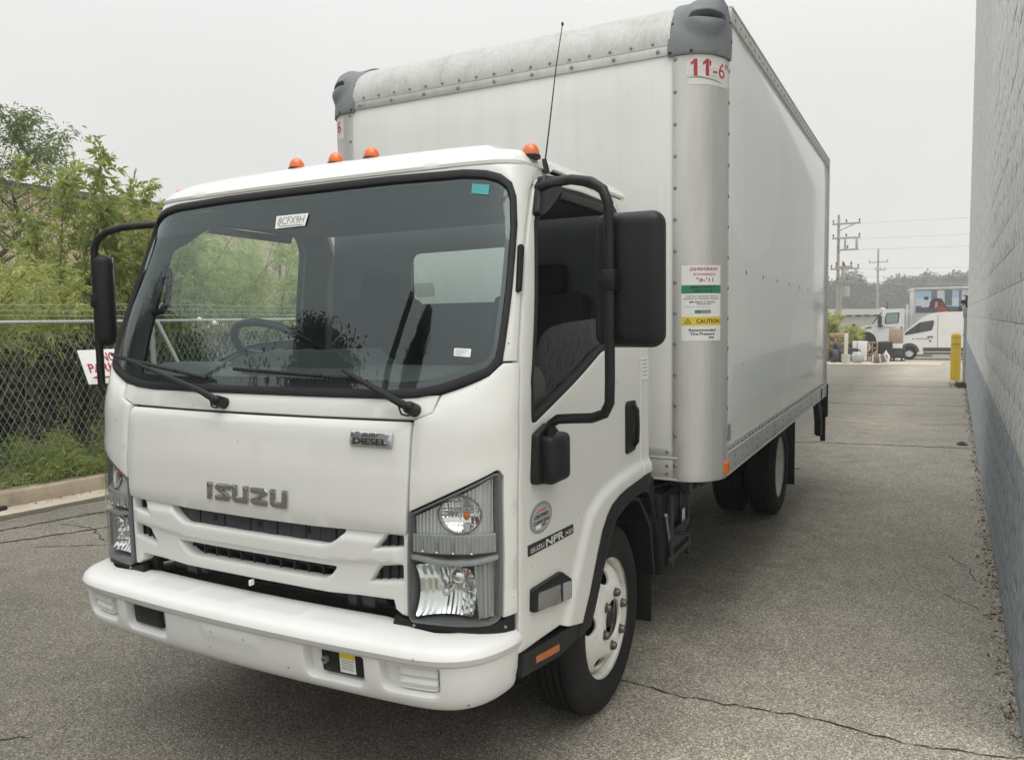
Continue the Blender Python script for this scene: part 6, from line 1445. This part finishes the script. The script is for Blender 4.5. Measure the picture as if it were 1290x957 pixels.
MB().box((1.35, -.17, 1.65), (.22, .06, 2.80), .02).box((5.2, -.17, 3.03), (7.9, .06, .12), .02).box((1.32, -.16, 2.95), (.34, .10, .22), .06).build('box_trim', M['alu'], bt2)
# picture printed on the box side: sky, road, dark columns and a red truck
def pic(nm, poly, col, k): return MB().add([(x, -.151-.004*k, z) for x, z in poly], [tuple(range(len(poly)))]).build(nm, mat('print_'+nm, col, .5), cb, 0)
R4 = lambda x0, x1, z0, z1: [(x0, z0), (x1, z0), (x1, z1), (x0, z1)]
pic('sky_print', R4(1.55, 3.80, 1.72, 2.93), (.36, .48, .60), 1); pic('cloud_print', R4(1.55, 3.8, 2.1, 2.5), (.52, .60, .66), 2); pic('road_print', [(1.55, 1.72), (3.8, 1.72), (3.8, 2.0), (1.9, 2.1), (1.55, 2.1)], (.09, .10, .12), 3)
pic('column_print', R4(2.30, 2.58, 2.1, 2.93), (.16, .19, .23), 3); pic('column_print', R4(2.95, 3.30, 2.1, 2.93), (.14, .17, .19), 3); pic('column_print', R4(3.62, 3.74, 1.75, 2.93), (.15, .17, .18), 3); pic('column_print', R4(2.58, 2.9, 2.3, 2.93), (.52, .58, .62), 3)
pic('truck_print', [(2.22, 1.95), (2.92, 1.95), (2.98, 2.15), (2.80, 2.48), (2.42, 2.52), (2.24, 2.3)], (.085, .028, .035), 4); pic('truck_print', [(1.83, 2.02), (2.18, 2.02), (2.20, 2.3), (2.05, 2.45), (1.85, 2.35)], (.55, .60, .66), 4); pic('truck_print', R4(1.95, 2.16, 2.42, 2.60), (.04, .05, .07), 4); pic('truck_print', R4(2.48, 2.62, 1.95, 2.3), (.40, .30, .30), 5)
pic('road_print', R4(3.85, 6.2, 1.72, 2.3), (.30, .33, .32), 1); pic('bush_print', R4(3.85, 6.2, 2.3, 2.93), (.44, .50, .47), 1)
# ---- small red-gabled shed and a stack of frames between van and box truck
sh = empty('red_gable_shed', (2.80, 43.4, GYv(43.4))); tag(sh, 'small shed with red gable peeking over the roof of the white van', 'shed')
MB().box((0, .3, 1.0), (.8, .6, 2.0), .0).build('base_wall', M['vanw'], sh, 0)
MB().prism([(-.40, 2.0), (.40, 2.0), (.40, 2.35), (0, 2.75), (-.40, 2.35)], 'Y', 0, .6).build('gable_wall', mat('shed_red', (.42, .075, .045), .7), sh, 0)
MB().prism([(-.50, 2.30), (0, 2.80), (.50, 2.30), (.50, 2.40), (0, 2.92), (-.50, 2.40)], 'Y', -.06, .7).build('roof', M['coping'], sh, 0)
MB().box((0, -.01, 2.3), (.16, .03, .34), .01).build('vent', M['ink'], sh)
rk = empty('frame_rack', (3.65, 43.6, GYv(43.6))); tag(rk, 'dark rack of stacked frames behind the van beside the red gable', 'rack')
for k in range(4): MB().box((.22*k*1.1, 0, 1.4), (.06, .3, 2.6), .01).build('upright', M['vanw'] if k % 2 else M['ink'], rk)
for k in range(4): MB().box((.33, 0, 1.9+k*.2), (.9, .25, .05), .005).build('shelf', M['ink'], rk)
# ---- yellow bollard, wall end pipe and meter
bo = empty('bollard', (2.815, 20.55, GYv(20.55))); tag(bo, 'yellow bollard standing at the far end of the block wall', 'bollard')
bp_ = MB().lathe([(.001, 1.245), (.06, 1.24), (.10, 1.215), (.118, 1.17), (.120, .0)], (0, 0, 0), 'Z', 24).build('sleeve', mat('bollard_yellow', (.62, .44, .03), .5, var=.06, dirt=(.40, .27, .04), dscale=4., damt=.5), bo)
MB().lathe([(.1215, .96), (.1215, .945)], (0, 0, 0), 'Z', 24).lathe([(.1215, 1.135), (.1215, 1.125)], (0, 0, 0), 'Z', 24).build('groove', M['coping'], bo)
mp = empty('conduit_pipe', (2.985, 19.62, GYv(19.6))); tag(mp, 'grey conduit with an electrical box on the far corner of the block wall', 'conduit')
M['conduit'] = mat('conduit_grey', (.36, .38, .39), .5, .2)
MB().tube([(0, 0, 0), (0, 0, 1.66)], .045, 10).build('pipe', M['conduit'], mp)
MB().box((0, 0, 1.76), (.13, .12, .24), .01).build('junction_box', M['conduit'], mp)
for z in (.5, 1.2): MB().box((0, .0, z), (.12, .10, .03), .004).build('pipe_strap', M['conduit'], mp)
MB().box((-.02, 0, 2.02), (.20, .14, .10), .02).box((.03, 0, 2.10), (.10, .14, .14), .02).tube([(-.10, -.05, 1.92), (-.02, -.06, 1.98), (.08, -.05, 1.92), (.05, -.06, 2.16), (-.06, -.05, 2.18)], .018, 6).tube([(0, 0, 1.85), (.02, 0, 2.0)], .03, 8).build('fittings', M['slat'], mp)

# ---- junk in front of the far yard
def thing(nm, loc, label, cat, group=None): o = empty(nm, loc); return tag(o, label, cat, group)
GT = 'scrap tyres heaped in the far yard'
for k, (x, y, z, r, ax, lab) in enumerate(((-1.52, 34.4, .30, .30, 'X', 'big worn tyre at the left end of the far junk heap'), (-1.20, 34.6, .30, .30, 'X', 'worn tyre leaning right against the big one in the far junk heap'), (-1.40, 35.0, .62, .28, 'X', 'tyre lying on top of the others behind the white post'), (-.72, 35.2, .34, .30, 'Y', 'dark tyre standing behind the grey wrapped bag'))):
    t = thing('scrap_tire', (x, y, GYv(y)+z), lab, 'tyre', GT); t.rotation_euler = (0, 0, .5 if ax == 'X' else 0)
    MB().lathe([(r*.55, -.12), (r*.85, -.14), (r, -.10), (r*.97, -.05), (r, -.02), (r*.97, .02), (r, .06), (r, .10), (r*.85, .14), (r*.55, .12), (r*.5, 0)], (0, 0, 0), ax, 20, True).build('tire', mat('scrap_rubber', (.05, .05, .052), .8, var=.2), t)
t = thing('white_post', (-.90, 33., GYv(33)), 'white timber post standing in a pale concrete bucket', 'post')
MB().box((0, 0, .80), (.14, .12, 1.0), .008).build('post', mat('post_cream', (.66, .62, .52), .7), t); MB().lathe([(.001, 0), (.16, 0), (.185, .40), (.001, .40)], (0, 0, 0), 'Z', 20).build('concrete_base', mat('bucket_grey', (.50, .48, .40), .9), t)
t = thing('white_cabinet', (-.56, 36., GYv(36)), 'white cabinet in the junk row under the bonneted truck', 'cabinet')
MB().box((0, 0, .50), (.60, .5, .88), .01).build('carcass', M['vanw'], t); MB().box((-.1, -.255, .50), (.02, .02, .8), .002).build('door_gap', M['clad'], t)
t = thing('wooden_shelf', (-.05, 36.1, GYv(36)), 'open brown wooden shelf beside the white cabinet', 'shelf')
M['wood'] = mat('raw_wood', (.40, .25, .14), .8, var=.2, vscale=6.)
for x in (-.20, 0, .20): MB().box((x, 0, .46), (.035, .35, .88), .004).build('upright', M['wood'], t)
for z in (.06, .35, .62, .88): MB().box((0, 0, z), (.44, .35, .03), .004).build('board', M['wood'], t)
t = thing('black_crate', (.42, 37., GYv(37)), 'large black box in the junk row beside the wooden shelf', 'box')
MB().box((0, 0, .55), (.64, .6, .72), .02).build('crate', M['ink'], t); MB().box((0, -.31, .84), (.6, .02, .03), .003).build('crate_rim', M['clad'], t)
t = thing('dark_grille_unit', (.96, 37.6, GYv(37.6)), 'dark machine front with two pale lamps beside the van wheel', 'machine')
MB().box((0, 0, .30), (.60, .5, .60), .06).build('casing', M['ink'], t); MB().prism([(-.24, .24), (.24, .24), (.20, .52), (-.20, .52)], 'Y', -.265, -.24).build('panel', M['clad'], t); MB().box((0, -.26, .10), (.24, .03, .12), .005).build('plate', M['white'], t)
for x in (-.23, .23): MB().ell((x, -.25, .10), (.04, .03, .04), 10, 6).build('lamp', M['white'], t)
t = thing('wrapped_bundle', (.36, 34., GYv(34)), 'plastic wrapped brown bundle lying at the front of the far junk row', 'bundle')
MB().box((0, 0, .20), (.66, .4, .34), .10, Matrix.Rotation(-.18, 4, 'Y'), 3).build('bundle', mat('bundle_brown', (.17, .13, .125), .7, var=.3, vscale=5.), t)
M['wrap'] = mat('plastic_wrap', (.58, .56, .57), .35, var=.15, vscale=9.)
for x, a in ((-.26, .2), (.02, 0), (.24, -.2)): MB().box((x, 0, .20-.18*x*-1*.9), (.06, .43, .40), .02, Matrix.Rotation(-.18+a, 4, 'Y')).build('wrap_band', M['wrap'], t)
MB().add([(.22, -.2, .40), (.36, -.2, .02), (.40, .1, .30), (.24, 0, .58), (.12, .1, .36)], [(0, 1, 2), (0, 2, 3), (0, 3, 4)]).build('loose_wrap', M['wrap'], t, 0)
t = thing('wrapped_bag', (-.50, 34., GYv(34)), 'pale grey plastic bag slumped beside the concrete bucket', 'bag')
b = MB().ell((0, 0, .24), (.25, .2, .27), 16, 10); b.v = [(x*(1+.12*math.sin(9*z+5*x)), y, z+.03*math.sin(14*x)) for x, y, z in b.v]; b.build('bag', mat('bag_grey', (.40, .40, .42), .45, var=.2, vscale=8.), t)
t = thing('cardboard_box', (.85, 38., GYv(38)), 'brown cardboard box stacked on a pallet frame beside the van nose', 'box')
MB().box((0, 0, 1.18), (.60, .5, .68), .01).build('carton', mat('cardboard', (.40, .31, .25), .85, var=.05), t); MB().box((0, 0, .42), (.56, .5, .80), .02).build('pallet_stack', M['vanw'], t)
t = thing('timber_rack', (-1.48, 36., GYv(36)), 'rough timber rack with dark shelves at the left end of the junk row', 'rack')
for x in (-.40, -.1, .38): MB().box((x, 0, .60), (.07, .5, 1.2), .005).build('upright', M['wood'], t)
for z, c in ((.55, 'clad'), (.85, 'wood'), (1.16, 'wood')): MB().box((0, 0, z), (.9, .5, .07), .005).build('shelf', M[c], t)
MB().box((.12, -.05, .72), (.42, .4, .22), .03).build('stored_roll', mat('rack_mauve', (.20, .17, .20), .7), t)
MB().box((.0, .0, 1.24), (.8, .4, .1), .03).build('boards', M['wood'], t)

# ---- low pale building, bushes and wood beyond, poles and wires
lb = empty('low_building', (-3.0, 75, GYv(75))); tag(lb, 'low pale industrial building beyond the bonneted truck', 'building')
MB().box((0, 4, 1.25), (14, 8, 2.5), .02).build('wall', mat('far_wall', (.50, .50, .47), .85), lb, 0)
MB().prism([(-7.4, 2.35), (7.4, 2.35), (7.4, 2.75), (-7.4, 3.0)], 'Y', -.3, 8.3).build('roof', mat('far_roof', (.62, .61, .55), .7), lb, 0)
for k in range(5): MB().box((-1.2+k*.75, -.02, 2.28), (.42, .1, .16), .01).build('window', M['clad'], lb)
shrub('roadside_bush', (-2.25, 40., GYv(40)), 2.5, .8, M['willow'], 'green bush at the left end of the far yard beside the truck body', None, 16, 22, 10, .22, .07, seed=61, t0=.1, hang=.3)
shrub('roadside_bush', (-1.55, 41., GYv(41)), 1.7, .6, M['willow'], 'smaller green bush between the yard junk and the truck bonnet', None, 12, 20, 10, .2, .06, seed=62, t0=.1, hang=.3)
M['wood_far'] = leafmat('far_tree_leaf', (.025, .050, .022), (.065, .105, .045), None, .15)
PP = []; r = np.random.default_rng(71)
for k in range(150):
    x = r.uniform(-150, 150) if k > 60 else -26+k*.72; y = r.uniform(205, 255); h = r.uniform(8.5, 13.5)+1.2*math.sin(x*.21); rr = r.uniform(3., 5.5); nn = 1150
    u = nrmz(r.normal(0, 1, (nn, 3))); u[:, 2] = np.abs(u[:, 2])*1.0-.35*r.random(nn); rad = .72+.32*r.random(nn)
    for q in range(1):
        P = np.stack([x+u[:, 0]*rr*rad, y+u[:, 1]*rr*rad, -.7+h*.55+u[:, 2]*h*.45*rad], 1); PP.append(P)
P = np.concatenate(PP); k = len(P)
tag(quads('far_woods', leafquads(P, nrmz(r.normal(0, 1, (k, 3))+np.array([0, 0, .4])), 1.0*(.4+.8*r.random(k)), .6*(.5+.8*r.random(k)), .2), M['wood_far']), kind='stuff')
V = []; F = []
for i in range(61):
    x = -180+i*6; V += [(x, 232, -1), (x, 236, 6.5+1.2*math.sin(i*1.7))]
F = [(2*i, 2*i+2, 2*i+3, 2*i+1) for i in range(60)]
V += [(x, y+14, z) for x, y, z in V]; n_ = 122; F += [tuple(q+n_ for q in f) for f in F]+[(2*i+1, 2*i+3, n_+2*i+3, n_+2*i+1) for i in range(60)]
tag(MB().add(V, F).build('wood_interior', M['wood_far'], None, 0), kind='stuff')
# grassy bank before the wood
PP = np.stack([r.uniform(-120, 120, 9000), r.uniform(95, 190, 9000), np.full(9000, -.7)], 1)
tag(quads('rough_grass', leafquads(PP, nrmz(r.normal(0, .5, (9000, 3))+np.array([0, 0, 1.])), 1.4*(.4+r.random(9000)), .6*(.5+r.random(9000)), .1), M['fern']), kind='stuff')
M['pole'] = mat('pole_wood', (.36, .33, .295), .9, var=.2)
def pole(x, y, h, arms, label, lean=0., r0=.16):
    p = empty('utility_pole', (x, y, GYv(y))); tag(p, label, 'utility pole', 'utility poles beyond the yard')
    MB().tube([(0, 0, 0), (lean*.5, 0, h*.5), (lean, 0, h)], [r0, r0*.85, r0*.65], 10).build('pole', M['pole'], p)
    for z, x0, x1, tr in arms:
        a = MB().box(((x0+x1)/2, -.18, z), (x1-x0, .12, .14), .01).build('crossarm', M['pole'], p)
        m = MB()
        for q in np.linspace(x0+.1, x1-.1, 3): m.lathe([(.001, .30), (.05, .28), (.07, .2), (.05, .12), (.03, 0)], (q, -.18, z+.07), 'Z', 8)
        m.build('insulators', M['coping'], a)
        if tr: MB().tube([(0, -.1, z-.6), (x1*.8, -.18, z)], .04, 5).build('arm_brace', M['pole'], p)
    return p
p1 = pole(-4.75, 70., 10.9, ((10.1, -.5, 1.75, True), (8.9, -.5, 1.75, False), (7.9, -.1, 1.6, False), (6.3, -.6, 1.7, False), (5.2, -.1, 1.5, False)), 'nearer utility pole with stacked crossarms beside the truck body')
for x_, z_, h_ in ((.55, 8.4, 1.1), (1.45, 8.4, 1.1), (.55, 5.75, 1.0), (1.45, 5.75, 1.1)): MB().box((x_, -.18, z_), (.18, .2, h_), .02).build('switch_gear', M['conduit'], p1)
MB().lathe([(.001, .9), (.22, .9), (.24, .8), (.24, .05), (.001, 0)], (.75, -.5, 3.9), 'Z', 14).build('transformer', M['conduit'], p1)
pole(-4.20, 120., 11.6, ((9.7, -1.2, 1.3, False), (8.6, -.4, 1.0, False)), 'farther slim utility pole above the wood in the middle of the yard gap', r0=.18)
pole(-3.70, 60., 6.3, ((5.9, -.3, .9, False),), 'short leaning pole between the nearer utility pole and the yard', lean=.22, r0=.09)
GWi = 'overhead wires crossing the far sky'
for k, (z0, z1, yy_) in enumerate(((9.4, 10.4, 70), (8.1, 8.9, 70), (7.2, 7.6, 70), (5.6, 5.4, 70), (4.9, 5.1, 70), (4.4, 3.4, 70))):
    lab_ = ['highest', 'second highest', 'third highest', 'fourth highest', 'second lowest', 'lowest'][k]
    pts = []
    for t in np.linspace(0, 1, 16):
        pts.append((-4.2+t*44, yy_+t*10, z0+(z1-z0)*t-3.*(t*(1-t))*.25))
    o = MB().tube(pts, .012, 4, False).build('overhead_wire', M['conduit']); tag(o, lab_+' of the thin overhead wires crossing the sky right of the poles', 'wire', GWi)

# ================================================================== HAZE
hz_m = bpy.data.materials.new('haze_air'); hz_m.use_nodes = True; nt = hz_m.node_tree; nt.nodes.clear()
o = nt.nodes.new('ShaderNodeOutputMaterial'); v = nt.nodes.new('ShaderNodeVolumePrincipled'); v.inputs['Color'].default_value = (.97, .985, 1, 1); v.inputs['Density'].default_value = HAZE; v.inputs['Anisotropy'].default_value = .2
nt.links.new(v.outputs['Volume'], o.inputs['Volume'])
hz = MB().box((0, 210, 10.), (900, 600, 24.), 0).build('haze', hz_m, None, 0); tag(hz, kind='stuff')
